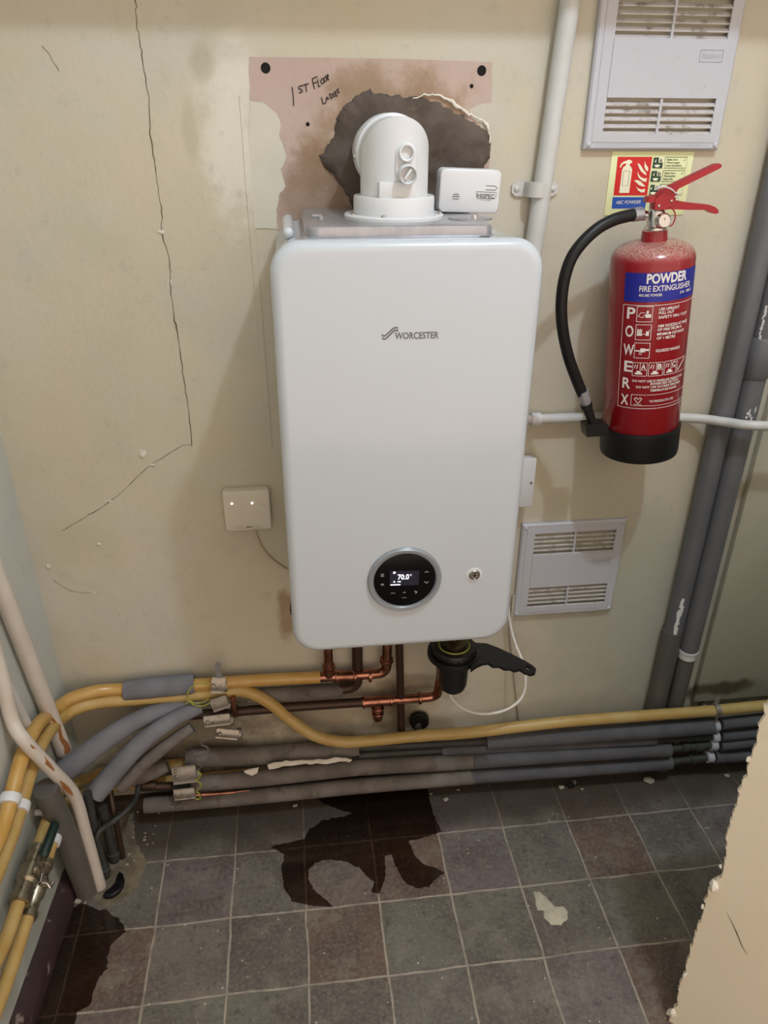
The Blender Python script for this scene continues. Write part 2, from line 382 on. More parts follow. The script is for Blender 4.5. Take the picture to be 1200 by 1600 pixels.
# ================================================================== the room
H = 3.0
fl = struct(MB().bx((-.95, -1.6, -.1), (1.9, 1.6, 0)).build('floor', 'floor'))
ce = struct(MB().bx((-.95, -1.6, H), (1.9, 1.6, H+.1)).build('ceiling', 'ceiling_paint'))
wb = struct(MB().bx((-.80, WALL, 0), (1.9, WALL+.12, H)).build('wall_back', 'cream_wall'))
mb = MB()
a0, a1 = (lwx(WALL+.1), WALL+.1), (lwx(-1.2), -1.2)
mb.add([(a0[0], a0[1], 0), (a1[0], a1[1], 0), (a1[0]-.1, a1[1], 0), (a0[0]-.1, a0[1], 0), (a0[0], a0[1], H), (a1[0], a1[1], H), (a1[0]-.1, a1[1], H), (a0[0]-.1, a0[1], H)],
       [(0, 1, 2, 3), (4, 5, 6, 7), (0, 1, 5, 4), (1, 2, 6, 5), (2, 3, 7, 6), (3, 0, 4, 7)])
wl = struct(mb.build('wall_left', 'grey_cream_wall'))
struct(MB().bx((-.75, 1.20, 1.885), (1.6, WALL, 2.09)).build('shade_duct', 'grey_cream_wall'))     # unseen boxed duct, added to shade the top of the back wall
struct(MB().bx((1.62, .6, 0), (1.72, WALL, H)).build('wall_right', 'grey_cream_wall'))
# the broken corner of the wall nearest the camera, its plaster edge chipped all the way down
cx0, cy0 = .655, .752
def nearp(px, py, off=0):          # the near wall's face, splayed so that more fill light reaches it
    d = ray(px, py); return CAMP + d*((cx0+cy0-off)/(d.x+d.y))
prof_ = []
for q in [(1197, 1080), (1182, 1122), (1169, 1174), (1164, 1187), (1148, 1236), (1141, 1262), (1127, 1304), (1129, 1327), (1125, 1350), (1120, 1369), (1106, 1374), (1099, 1392), (1094, 1418), (1078, 1463), (1068, 1499), (1065, 1515), (1054, 1541), (1054, 1561), (1037, 1597)]:
    p = nearp(*q); prof_.append((p.z, (p.y-cy0)))
prof_.sort()
edge = []; zz = 0.0
while zz < 1.16:  # wall stops short out of view so lamp and fill light pass over it
    k = float(np.interp(zz, [a for a, b in prof_], [b for a, b in prof_])) + mnoise.noise(Vector((3, 0, zz*60)))*.003 + mnoise.noise(Vector((5, 1, zz*170)))*.0022
    edge.append((k, zz)); zz += .004
mb = MB(); V = []
for (e_, z) in edge:
    V += [(cx0+.75, cy0-.75, z), (cx0-e_+.030, cy0+e_-.030, z), (cx0-e_+.005, cy0+e_-.005, z), (cx0-e_+.008, cy0+e_+.001, z), (cx0-e_+.05, cy0+e_+.015, z), (cx0+.9, cy0+.07, z)]
F = []
for i in range(len(edge)-1):
    for k in range(5): F.append((i*6+k, i*6+k+1, i*6+k+7, i*6+k+6))
mb.add(V, F)
mb.prism([(cx0+.012, cy0-.004, 0), (cx0+.75, cy0-.742, 0), (cx0+.9, cy0-.742, 0), (cx0+.9, cy0+.05, 0)], (0, 0, 1.159))
wn = struct(mb.build('wall_near', 'near_plaster', sharp=30))
for px, py, sz in ((1114, 1384, .020), (1126, 1354, .008), (1098, 1416, .009), (1070, 1522, .012), (1050, 1582, .022), (1169, 1186, .007)):
    p = nearp(px, py)
    c = MB(); c.ball(p, sz*.6, 10, (.55, .55, 1.1))
    c.v = [v + mnoise.noise_vector(v*120)*sz*.35 for v in c.v]
    c.build('chipped_plaster', 'white_plaster', wn)
d0 = [(1135, 1425), (1150, 1455), (1160, 1480), (1168, 1492)]
MB().ribbon([nearp(*q, .0008) for q in d0], [.0004, .0022, .0016, .0004], (.7, .7, 0)).build('scratch', 'crack_dark', wn)
# painted panel right of the soil pipes, standing a little proud of the wall
px_ = at(1112, 985, y=1.39).x
mb = MB(); mb.bx((px_, 1.388, .20), (1.55, WALL+.01, 1.35), .004)
pn = struct(mb.build('trim_2', 'right_panel_paint'))
# dark plinth at the foot of the back wall
struct(MB().bx((-.56, 1.385, -.01), (1.6, WALL+.01, .035), .004).build('baseboard_back', 'plinth_dark'))
# old maroon skirting down the left wall
mb = MB(); R0 = [];
for i in range(60):
    y = 1.19-.04*i
    jit = mnoise.noise(Vector((0, y*14, 0)))*.004
    xw = lwx(y)
    R0.append([Vector((xw-.01, y, 0)), Vector((xw+.030+jit, y, 0)), Vector((xw+.026+jit*1.5, y, .036+jit)), Vector((xw+.014+jit, y, .050+jit)), Vector((xw-.01, y, .053))])
mb.loft(R0)
struct(mb.build('baseboard_left', 'skirting_maroon'))

# surface of the back wall: cracks, bare plaster, damp mortar, old filler
def wp(px, py, off=0.0006): return at(px, py, y=WALL-off)
def crack(pts, w, seed):
    P = sm([wp(*q) for q in pts], 6)
    P = [p + Vector((mnoise.noise(p*160+Vector((seed, 0, 0)))*.0028, 0, mnoise.noise(p*160+Vector((0, seed, 0)))*.002)) for p in P]
    W = [w*(.35+1.1*abs(mnoise.noise(p*45+Vector((0, 0, seed))))) for p in P]
    MB().ribbon(P, W, (0, 1, 0)).build('crack', 'crack_dark', wb)
crack([(212, 0), (213.5, 33), (219, 66), (225, 109), (232, 153), (236, 219), (243, 262), (247, 297), (253, 328), (253, 363), (265, 407), (266, 442), (272, 494), (280, 534), (287, 590), (294, 634), (300, 696)], .0021, 1)
crack([(300, 698), (287, 695), (267, 707), (233, 728), (200, 760), (170, 785), (133, 808), (97, 830)], .0014, 5)
crack([(66, 72), (80, 92), (93, 112)], .0014, 8)
crack([(83, 905), (105, 920), (125, 926), (145, 926)], .0014, 9)
for px, py, w in ((222, 708, .011), (75, 886, .010), (145, 925, .008), (237, 727, .007), (172, 783, .006), (252, 362, .006), (265, 440, .006), (155, 850, .006)):
    p = wp(px, py, 0); c = MB(); c.ball(p, w, 12, (.8, .22, .7)); c.v = [v+mnoise.noise_vector(v*110)*w*.45*Vector((1, 0, 1)).length*.7 for v in c.v]
    c.build('paint_flake', 'filler_cream', wb)
# filled chase running down beside the bare patch
L_ = [wp(372, 150, 0), wp(383, 300, 0), wp(396, 450, 0), wp(414, 700, 0)]; Rr = [wp(384, 150, 0), wp(396, 300, 0), wp(408, 450, 0), wp(427, 700, 0)]
mb = MB(); mb.loft([[a+Vector((0, .004, 0)), a+Vector((.002, -.0016, 0)), b+Vector((-.002, -.0016, 0)), b+Vector((0, .004, 0))] for a, b in zip(L_, Rr)])
mb.build('filled_chase', 'cream_wall', wb)
PZ = lambda X_, Y_: (370+X_*.41667, 70+Y_*.41667)
pink = [(45, 45), (300, 48), (600, 52), (960, 65), (957, 215), (900, 224), (870, 250), (930, 320), (950, 420), (930, 520), (900, 640), (880, 700), (155, 700), (150, 620), (162, 560), (186, 530), (166, 470), (190, 420), (160, 340), (166, 300), (152, 255), (100, 214), (50, 210)]
pts = [wp(*PZ(*q), .0004) for q in pink]
RG = ragged(pts, .004, .0016, 2)
k3 = sum(max(1, int((pts[i+1]-pts[i]).length/.004)) for i in range(3))
MB().sheet([pts[0], pts[1], pts[2], pts[3]] + RG[k3+1:-1]).build('bare_plaster', 'pink_plaster', wb)
fil = [(52, 212), (100, 216), (150, 255), (164, 300), (158, 340), (188, 420), (164, 470), (183, 530), (160, 560), (148, 620), (152, 690), (60, 690), (40, 500), (46, 300)]
MB().sheet(ragged([wp(*PZ(*q), .0010) for q in fil], .004, .0018, 4)).build('white_filler', 'filler_cream', wb)
mort = [(310, 420), (360, 350), (380, 260), (440, 200), (500, 165), (530, 185), (620, 192), (700, 200), (800, 232), (850, 278), (925, 312), (955, 360), (945, 430), (915, 480), (900, 560), (850, 640), (640, 680), (455, 660), (430, 600), (400, 540), (365, 500), (330, 460)]
P = ragged([wp(*PZ(*q), 0) for q in mort], .0025, .0048, 9); cen = sum(P, Vector())/len(P); N_ = len(P)
PS = [sum((P[(i+j) % N_] for j in range(-9, 10)), Vector())/19 for i in range(N_)]
rings = []
for k, hgt in ((1.0, .000), (.975, .0030), (.93, .006), (.86, .008), (.79, .009), (.72, .010), (.65, .011), (.58, .0115), (.5, .012), (.42, .012), (.34, .013), (.2, .013), (.02, .013)):
    rg = []
    for p, p2 in zip(P, PS):
        q = cen+((p if k > .97 else p2)-cen)*k; q.y = WALL-.0006-hgt*(1+.6*mnoise.noise(q*30)) - (.0016*mnoise.noise(q*85) if k < .99 else 0); rg.append(q)
    rings.append(rg)
MB().loft(rings, cap=False).build('mortar_fill', 'mortar', wb, sharp=80)
lip = [PZ(*q) for q in [(640, 212), (700, 188), (780, 200), (830, 235), (880, 265), (925, 290), (945, 330), (948, 368)]]
pl = sm([wp(*q, 0) for q in lip], 8)
mb = MB(); mb.tube([p+Vector((mnoise.noise(p*200)*.003, -.004+mnoise.noise(p*150)*.002, mnoise.noise(p*170)*.003)) for p in pl],
        [.0006+.0030*abs(mnoise.noise(p*75+Vector((4, 0, 0))))+.0005*math.sin(i/len(pl)*3.1) for i, p in enumerate(pl)], 8)
mb.build('plaster_lip', 'white_plaster', wb)
for q in ((108, 87), (918, 97), (880, 155), (266, 298)):
    big = q[1] < 100; p = wp(*PZ(*q), 0)
    mb = MB(); r_ = .0052 if big else .0022
    mb.lathe([(r_*1.5, .0008), (r_*1.15, .0016), (r_*.95, .0010), (r_*.8, .0009)], p, (0, -1, 0), 16); mb.build('screw_hole', 'hole_dark', wb)
# marker writing on the bare plaster
mb = MB()
def stroke(pl, w=.0016): mb.ribbon(sm([wp(*PZ(*q), .0016) for q in pl], 5), w, (0, 1, 0))
stroke([(207, 158), (212, 195), (213, 230)])
for s_ in ([(247, 153), (236, 155), (232, 163), (243, 168), (245, 176), (233, 180)], [(248, 152), (260, 148), (270, 146)], [(258, 149), (260, 163), (262, 176)],
           [(283, 128), (287, 148), (292, 166)], [(283, 128), (295, 122), (303, 119)], [(286, 146), (294, 142), (300, 140)],
           [(303, 130), (305, 146), (307, 157), (314, 153)], [(321, 126), (315, 136), (320, 146), (327, 140), (325, 128), (320, 126)],
           [(333, 118), (327, 128), (331, 138), (337, 132), (336, 122), (332, 118)], [(338, 112), (341, 124), (344, 134)], [(338, 112), (343, 113), (342, 121), (339, 124), (346, 131)],
           [(317, 196), (320, 208), (324, 222)], [(324, 222), (331, 218), (336, 215)], [(334, 212), (338, 196), (345, 205)], [(335, 206), (341, 203)],
           [(347, 184), (350, 194), (354, 203)], [(347, 184), (356, 186), (358, 196), (353, 203)], [(361, 179), (364, 190), (366, 197)],
           [(367, 176), (370, 186), (373, 194)], [(367, 176), (374, 173)], [(369, 184), (375, 181)], [(372, 193), (378, 190)], [(383, 165), (376, 168), (378, 174), (384, 176), (379, 182)]):
    stroke(s_)
mb.build('handwriting', 'ink', wb)
# brown hole stain beside the boiler's lower left
MB().sheet(ragged([wp(453, 942), wp(460, 938), wp(470, 950), wp(470, 966), wp(457, 964), wp(452, 954)], .004, .004, 12)).build('wall_hole', 'hole_dark', wb)
ps = ragged([at(x, y, z=.0010) for x, y in ((110, 1413), (143, 1400), (160, 1420), (187, 1410), (213, 1390), (227, 1363), (230, 1343), (213, 1317), (207, 1283), (213, 1263), (187, 1260), (150, 1283), (125, 1340))], .006, .006, 3, 'xy')
MB().sheet(ps).build('cement_patch', 'cement_patch', fl)

# ================================================================== boiler
BX0, BX1, BZ0, BZ1, BY = -.027, .373, .679, 1.394, 1.095
bo = thing('boiler', 'large white wall-hung boiler with a round black dial and WORCESTER lettering', 'boiler', ((BX0+BX1)/2, WALL, BZ0))
mb = MB(); rr = .046
ring = lambda ins, y, r=rr: rrect(BX0+ins, BX1-ins, BZ0+ins, BZ1-ins, max(r-ins*.6, .01), y)
mb.loft([ring(.006, WALL-.004), ring(.006, 1.150), ring(.004, 1.147), ring(.004, 1.146)])
mb.build('casing', 'boiler_side', bo)
mb = MB()
front = [ring(.016-.016*math.sin(math.radians(10*k)), BY+.016*(1-math.cos(math.radians(10*k)))) for k in range(10)]
mb.loft(front + [ring(0, 1.140), ring(.004, 1.145)])
fp = mb.build('front_panel', 'boiler_white', bo, sharp=50)
yf = BY-.0006
# swoosh and name
mb = MB()
LG = lambda X_, Y_: (560+X_*.13333, 480+Y_*.13333)
for pts in ([(275, 322), (290, 336), (310, 335), (340, 312), (380, 275), (410, 248), (440, 238), (465, 246)], [(280, 360), (298, 374), (320, 368), (350, 342), (390, 303), (415, 280), (442, 270), (468, 280)]):
    mb.ribbon(sm([at(*LG(*q), y=yf) for q in pts], 5), .0020, (0, 1, 0))
text2(mb, 'WORCESTER', LG(428, 374), LG(940, 362), .0098, yf, bold=.012)
mb.build('brand_lettering', 'logo_grey', bo)
# dial
dc = at(632, 905, y=BY); dr = .0655
mb = MB(); mb.lathe([(dr, -.002), (dr, .003), (dr-.003, .007), (dr-.009, .0065), (dr-.011, .003), (dr-.012, -.002)], dc, (0, -1, 0), 64); ring_ob = mb.build('dial_ring', 'dial_ring', bo)
mb = MB(); mb.lathe([(dr-.0105, -.002), (dr-.0105, .0025), (dr-.014, .0036), (.001, .0036)], dc, (0, -1, 0), 64); dial = mb.build('control_dial', 'dial_black', bo)
yd = BY-.0040
DL = lambda X_, Y_: (560+X_*.25, 840+Y_*.25)
q = [at(*DL(*p), y=yd) for p in ((197, 208), (380, 206), (376, 296), (196, 300))]
MB().prism(q, (0, -.0004, 0)).build('screen', 'screen_glow', dial)
mb = MB(); yt = yd-.0008
text2(mb, '70.0', DL(246, 262), DL(316, 260), .0102, yt, bold=.015); text2(mb, '°C', DL(318, 240), DL(333, 239), .0036, yt)
mb.sheet([at(*DL(*p), y=yt) for p in ((218, 214), (232, 213), (232, 225), (218, 226))])
mb.sheet([at(*DL(*p), y=yt) for p in ((217, 280), (224, 270), (232, 280))]); mb.sheet([at(*DL(*p), y=yt) for p in ((245, 273), (265, 272), (265, 278), (245, 279))])
mb.sheet([at(*DL(*p), y=yt) for p in ((200, 293), (262, 291), (262, 297), (200, 299))])
mb.build('readout', 'screen_text', dial)
mb = MB(); yi = BY-.0040
def TI():
    global mb
    mb.build('touch_icon', 'icon_grey', dial); mb = MB()
def ln(a, b, w=.0011): mb.ribbon([at(*DL(*a), y=yi), at(*DL(*b), y=yi)], w, (0, 1, 0))
ln((415, 218), (427, 211)); ln((427, 211), (439, 218)); TI(); ln((413, 275), (426, 284)); ln((426, 284), (438, 275))
TI()
for yy in (229, 236, 243): ln((140, yy), (160, yy-1), .0008)
TI(); ln((140, 297), (150, 288)); ln((150, 288), (160, 298)); ln((143, 298), (150, 298))
TI(); text2(mb, 'eco', DL(203, 350), DL(229, 349), .0026, yi); TI(); text2(mb, 'ok', DL(277, 347), DL(297, 346), .003, yi)
TI(); ln((350, 338), (362, 336)); ln((362, 336), (366, 344)); ln((366, 344), (354, 348)); ln((350, 338), (355, 333))
TI(); text2(mb, 'reset', DL(272, 378), DL(302, 377), .0018, yi)
TI()
# lock
lc = at(741, 898, y=BY); ld_ = at(742, 903, y=BY)
MB().lathe([(.0142, -.001), (.0142, .0008), (.0125, .0016), (.0105, .0012), (.0103, -.001)], lc, (0, -1, 0), 32).build('lock_surround', 'plastic_white', bo)
mb = MB(); mb.lathe([(.0102, -.002), (.0102, .0022), (.0092, .0034), (.0078, .0034), (.0072, .0026), (.0005, .0026)], lc, (0, -1, 0), 32); lk = mb.build('key_lock', 'chrome', bo)
mb = MB(); mb.lathe([(.0082, .0030), (.0082, .0037), (.0074, .0037), (.0074, .0030)], lc, (0, -1, 0), 32, False)
mb.bx(lc+Vector((-.0008, -.0034, -.0048)), lc+Vector((.0008, -.0025, .0048))); mb.bx(lc+Vector((-.0034, -.0034, -.0006)), lc+Vector((.0034, -.0025, .0006))); mb.build('keyway', 'black_plastic', lk)
# pressed steel top plate
tx0, tx1 = .026, .303
def tray(ins, z, y0=1.132, y1=1.385, r=.022):
    P = []
    for cx, cy, a0 in ((tx1-r, y1-r, 0), (tx0+r, y1-r, 90), (tx0+r, y0+r, 180), (tx1-r, y0+r, 270)):
        for k in range(9):
            a = math.radians(a0+90*k/8); P.append(Vector((cx+(r-ins)*math.cos(a), cy+(r-ins)*math.sin(a), z)))
    return P
mb = MB(); mb.loft([tray(-.003, 1.386), tray(-.003, 1.394), tray(0, 1.395), tray(0, 1.404), tray(.0015, 1.4075), tray(.005, 1.409)]); tp = mb.build('top_plate', 'bare_steel', bo)
mb = MB()
mb.box((.047, 1.245, 1.4115), (.016, .010, .005), .0015); mb.lathe([(.005, 0), (.005, .004), (.003, .006)], (.052, 1.215, 1.409), Z, 12); mb.build('top_bracket', 'bare_steel', tp)
mb = MB(); mb.tube([(.002, 1.200, 1.392), (.002, 1.375, 1.392)], .0085, 14); mb.ball((.002, 1.2, 1.392), .0085, 12); mb.build('top_rib', 'boiler_side', bo)
for a, b in (((tx1+.009, 1.135, 1.3868), (tx1+.016, 1.150, 1.3885)), ((.277, 1.118, 1.394), (.292, 1.122, 1.3947))): MB().bx(a, b).build('vent_slot', 'black_plastic', bo)
mb = MB(); mb.bx((.060, 1.114, 1.3885), (.283, 1.128, 1.3935), .001); mb.build('top_recess', 'bare_steel', bo)
# test cover on the steel plate under the alarm
cc = Vector((.282, 1.205, 1.409))
mb = MB(); P = []
for k in range(24):
    a = 2*math.pi*k/24; P.append(cc+Vector((.034*math.cos(a), .028*math.sin(a), 0)))
for k in range(24):
    if 90 < k*15 < 270: P[k].x = max(P[k].x, cc.x-.034)
mb.loft([P, [p+Vector((0, 0, .002)) for p in P], [cc+(p-cc)*.93+Vector((0, 0, .0032)) for p in P]]); cv = mb.build('cover_plate', 'bare_steel', tp)
MB().lathe([(.0055, .003), (.0055, .005), (.004, .0072), (.001, .0076)], cc+Vector((.002, -.019, 0)), Z, 14).build('cover_screw', 'chrome', cv)
# underside
MB().bx((BX0+.02, 1.16, BZ0-.004), (BX1-.02, WALL-.01, BZ0+.01)).build('bottom_tray', 'boiler_side', bo)

# ------------------------------------------------------------------ flue
fc = Vector((.168, 1.245, 1.409)); fR = .052
fe = thing('flue_elbow', 'white flue elbow turning from the boiler top into the damp mortar', 'flue elbow', fc)
mb = MB(); mb.lathe([(.078, 0), (.078, .004), (.076, .006), (.064, .006)], fc, Z, 48); mb.build('flange', 'plastic_white', fe)
for a in (200, 250, 340, 70): MB().lathe([(.004, .006), (.004, .008), (.002, .0095)], fc+Vector((.070*math.cos(math.radians(a)), .070*math.sin(math.radians(a)), 0)), Z, 12).build('flange_screw', 'chrome', fe)
mb = MB(); mb.lathe([(.063, .005), (.063, .029), (.0615, .032), (fR, .032)], fc, Z, 48); mb.build('base_collar', 'plastic_white', fe)
# mitred elbow: rises, then turns square back into the wall
ez = 1.4975
mb = MB(); n_ = 64; cs = [(fR*math.cos(2*math.pi*k/n_), fR*math.sin(2*math.pi*k/n_)) for k in range(n_)]
up = lambda off: [Vector((fc.x+c, fc.y+s_, ez-s_-off)) for c, s_ in cs]
bk_ = lambda off: [Vector((fc.x+c, fc.y+s_+off, ez-s_)) for c, s_ in cs]
mid_ = [Vector((fc.x+c*.985, fc.y+s_*.985+.0012, ez-s_*.985-.0012)) for c, s_ in cs]
mb.loft([[Vector((fc.x+c, fc.y+s_, fc.z+.030)) for c, s_ in cs], up(.006), up(.0035), up(.0018), mid_, bk_(.0018), bk_(.0035), [Vector((fc.x+c, 1.302, ez-s_)) for c, s_ in cs], [Vector((fc.x+c, WALL-.006, ez-s_)) for c, s_ in cs]])
el = mb.build('elbow', 'plastic_white', fe, sharp=75)
MB().lathe([(fR, -.002), (.0560, 0), (.0568, .004), (.0568, .016), (.0545, .018), (.0545, .024), (.0568, .026), (.0568, .050)], (fc.x, 1.272, ez), Y, 48, False).build('wall_collar', 'plastic_white', fe)
MB().lathe([(.004, 0), (.004, .002), (.002, .003)], (fc.x-.0560, 1.284, ez-.004), -X, 12).build('collar_screw', 'chrome', fe)
# test points on the front of the elbow
t1 = Vector((fc.x+.0105, fc.y-fR+.002, 1.501)); t2 = Vector((fc.x+.0110, fc.y-fR+.002, 1.4745))
mb = MB(); P = [Vector((t1.x+.0165*math.cos(a), t1.y+.004, t1.z-.002+.0165*math.sin(a))) for a in [math.radians(v) for v in range(0, 181, 15)]] + [Vector((t1.x+.0165*math.cos(a), t1.y+.004, t2.z+.002+.0165*math.sin(a))) for a in [math.radians(v) for v in range(180, 361, 15)]]
cenp = Vector((t1.x, t1.y, (t1.z+t2.z)/2))
mb.loft([[p+Vector((0, .016, 0)) for p in P], [p+Vector((0, -.006, 0)) for p in P], [cenp+(p-cenp)*.93+Vector((0, -.0075, 0)) for p in P]]); mb.build('test_boss', 'plastic_white', fe)
mb = MB(); mb.lathe([(.0118, 0), (.0118, .008), (.0105, .009), (.0088, .008), (.0082, .001), (.002, .001)], t1+Vector((0, -.002, 0)), (0, -1, .08), 28); mb.build('test_port', 'plastic_white', fe)
mb = MB(); mb.lathe([(.0135, 0), (.0135, .020), (.012, .022), (.0108, .020), (.010, .013), (.002, .013)], t2+Vector((0, -.002, 0)), (0, -1, -.06), 28); tc = mb.build('test_cap', 'plastic_white', fe)
MB().box(t2+Vector((0, -.019, 0)), (.017, .007, .004), .001, rot=Matrix.Rotation(math.radians(-55), 3, 'Y')).build('cap_grip', 'plastic_white', tc)
MB().bx((fc.x-.030, fc.y-fR-.004, 1.438), (fc.x+.026, fc.y-.02, 1.463), .003).build('elbow_key', 'plastic_white', fe)

# ------------------------------------------------------------------ carbon monoxide alarm
ao = at(729, 334, y=1.30); az = 1.409
al = thing('carbon_monoxide_alarm', 'small white HiSPEC alarm standing on the boiler beside the flue elbow', 'alarm', (ao.x, 1.30, az))
aw, ah = .101, .066
rotm = Matrix.Rotation(math.radians(2.0), 3, 'Y'); ac = Vector((ao.x, 1.30, az+ah/2+.0005))
def ap(u, v, d=0): return ac + rotm @ Vector((u*aw/2, -d, v*ah/2))
mb = MB(); n = []
def rr2(ins, d, r=.009): return [ac + rotm @ Vector((p.x, -d, p.z)) for p in rrect(-aw/2+ins, aw/2-ins, -ah/2+ins, ah/2-ins, r, 0)]
mb.loft([rr2(.002, -.016), rr2(0, -.014), rr2(0, .012), rr2(.0012, .0155), rr2(.004, .017)]); mb.build('alarm_case', 'plastic_white', al)
AL = lambda X_, Y_: ((X_-858)/120, -(Y_-556)/80)
mb = MB()
for k, (y0, w) in enumerate(((568, 12), (576, 15), (585, 11))):
    mb.ribbon(sm([ap(*AL(804-w, y0+3), .0175), ap(*AL(804, y0-1), .0175), ap(*AL(804+w, y0+2), .0175)], 5), .0013, (0, 1, 0))
mb.build('sounder_mark', 'logo_grey', al); mb = MB(); mb.ribbon([ap(*AL(918, 533), .0175), ap(*AL(955, 534), .0175), ap(*AL(964, 541), .0175), ap(*AL(955, 549), .0175), ap(*AL(918, 548), .0175)], .0010, (0, 1, 0))
mb.build('status_window', 'logo_grey', al); mb = MB(); a_, b_ = ap(*AL(888, 577), .0175), ap(*AL(956, 579), .0175); text(mb, 'HiSPEC', a_, b_-a_, Z, .0062, (b_-a_).length, bold=.02)
bb = [ap(*AL(*q), .0175) for q in ((884, 556), (962, 557), (962, 572), (955, 580), (888, 580), (884, 574), (884, 556))]; mb.ribbon(bb, .0007, (0, 1, 0))
a_, b_ = ap(*AL(900, 587), .0175), ap(*AL(942, 588), .0175); text(mb, 'CO ALARM', a_, b_-a_, Z, .0018, (b_-a_).length)
mb.build('maker_name', 'logo_grey', al)

# ------------------------------------------------------------------ louvred wall vents
def vent(x0, z0, w, h, label, name_text, dep, rise):
    r = thing('wall_vent', label, 'vent', (x0+w/2, WALL, z0), 'louvred plastic vents on the back wall')
    yb, y0 = WALL+.004, WALL-.012
    mb = MB(); rg = lambda i, y: [Vector((x0+i, y, z0+i)), Vector((x0+w-i, y, z0+i)), Vector((x0+w-i, y, z0+h-i)), Vector((x0+i, y, z0+h-i))]
    ix0, ix1 = x0+.030, x0+w-.022; bh = .056; b0, b1 = z0+.024, z0+h-.024-bh
    # front plate pieced round the two louvred openings, with a sloped rim
    mb.loft([rg(0, yb), rg(0, y0+.003), rg(.003, y0), rg(.012, y0), rg(.0145, y0+.001)], cap=False)
    yp = y0-.001
    def slab(xa, xb, za, zb, y=yp): mb.bx((xa, y, za), (xb, y+.004, zb))
    slab(x0+.012, ix0, z0+.012, z0+h-.012); slab(ix1, x0+w-.012, z0+.012, z0+h-.012)
    slab(ix0, ix1, z0+.012, b0); slab(ix0, ix1, b0+bh, b1, yp-.0015); slab(ix0, ix1, b1+bh, z0+h-.012)
    xm = (ix0+ix1)/2
    slab(xm-.0022, xm+.0022, b0, b0+bh); slab(xm-.0022, xm+.0022, b1, b1+bh)
    mb.build('frame', 'plastic_grey_white', r)
    MB().bx((ix0-.004, WALL+.0005, z0+.012), (ix1+.004, WALL+.0030, z0+h-.012)).build('backing', 'vent_dark', r)
    for bz in (b0, b1):
        mb = MB()
        for k in range(5):
            zc = bz+bh*(k+.40)/5
            for xa, xb in ((ix0, xm-.0022), (xm+.0022, ix1)):
                # louvre blade sloping up and back, open along its top edge
                a, b = zc-bh*.080, zc-bh*.080+rise
                mb.prism([(xa, yp+.0008, a-.0012), (xa, yp+.0008, a+.0012), (xa, yp+dep, b+.0010), (xa, yp+dep, b-.0012)], (xb-xa, 0, 0))
        mb.build('louvres', 'vent_dirty', r)
    for sx, sz in ((x0+.008, z0+.008), (x0+w-.008, z0+.008), (x0+.008, z0+h-.008), (x0+w-.008, z0+h-.008)):
        MB().lathe([(.0042, -.001), (.0042, .0012), (.003, .0022), (.001, .0026)], (sx, y0, sz), (0, -1, 0), 14).build('screw', 'plastic_grey_white', r)
    lx = ix1-.044; mb = MB()
    for a, b in (((lx, z0+h*.545), (lx+.040, z0+h*.545)), ((lx, z0+h*.545+.017), (lx+.040, z0+h*.545+.017)), ((lx, z0+h*.545), (lx, z0+h*.545+.017)), ((lx+.040, z0+h*.545), (lx+.040, z0+h*.545+.017))):
        mb.tube([(a[0], yp-.0017, a[1]), (b[0], yp-.0017, b[1])], .0007, 6)
    text(mb, name_text, (lx+.003, yp-.0020, z0+h*.545+.0045), X, Z, .0085, .034, shear=.25, bold=.01)
    mb.build('maker_plate', 'emboss', r); mb = MB()
    text(mb, 'DO NOT BLOCK THIS VENTILATOR', (x0+.020, y0-.0002, z0+.0052), X, Z, .0042, .082); mb.build('embossed_lettering', 'emboss', r); mb = MB(); text(mb, 'FREE AIR 9000 mm2', (x0+w-.072, y0-.0002, z0+.0052), X, Z, .0042, .052)
    mb.build('embossed_lettering', 'emboss', r); return r
vent(.521, 1.500, .249, .246, 'louvred white vent above the green fire sign, highest on the wall', 'Stadium', .006, .0046)
vent(.482, .511, .240, .246, 'louvred white vent low on the wall beside the boiler, below the extinguisher', 'Stadium', .0034, .0012)

# ------------------------------------------------------------------ fire extinguisher sign
SG = lambda X_, Y_: (930+X_*.175, 230+Y_*.175)
s0 = at(*SG(95, 620), y=WALL)
sg = thing('fire_sign', 'pale green fire sign with red pictogram and ABC POWDER strip, behind the extinguisher', 'sign', (.655, WALL, 1.392))
sx0, sx1, szb, szt = .578, .731, 1.3915, 1.4975
MB().bx((sx0, WALL-.0018, szb), (sx1, WALL+.001, szt), .0004).build('backboard', 'sign_glow', sg)
ys = WALL-.0024
def sq(mb, pts, y=ys): mb.sheet([at(*SG(*q), y=y) for q in pts])
mb = MB(); sq(mb, [(203, 86), (510, 86), (463, 430), (163, 430)]); mb.build('red_panel', 'sign_red', sg)
mb = MB(); sq(mb, [(157, 446), (462, 446), (445, 546), (147, 548)]); mb.build('blue_panel', 'sign_blue', sg)
ys2 = ys-.0005
mb = MB()
sq(mb, [(214, 408), (302, 408), (331, 200), (322, 178), (306, 160), (312, 148), (330, 136), (330, 124), (310, 112), (286, 114), (284, 122), (262, 124), (236, 142), (222, 166), (220, 182), (230, 180), (240, 160), (258, 146), (272, 146), (280, 152), (270, 164), (250, 180), (240, 204)], ys2)
for fl_ in ([(376, 140), (398, 152), (414, 172), (430, 200), (452, 226), (460, 250), (436, 240), (404, 210), (392, 184)], [(444, 122), (450, 150), (466, 172), (474, 186), (470, 218), (452, 206), (440, 180), (440, 150)],
            [(382, 214), (388, 244), (410, 268), (440, 280), (462, 276), (456, 310), (424, 304), (390, 274), (378, 244)], [(346, 298), (372, 292), (404, 304), (430, 330), (448, 350), (420, 350), (390, 338), (364, 312)],
            [(366, 344), (380, 366), (410, 378), (446, 372), (440, 402), (410, 404), (380, 384)]): sq(mb, fl_, ys2)
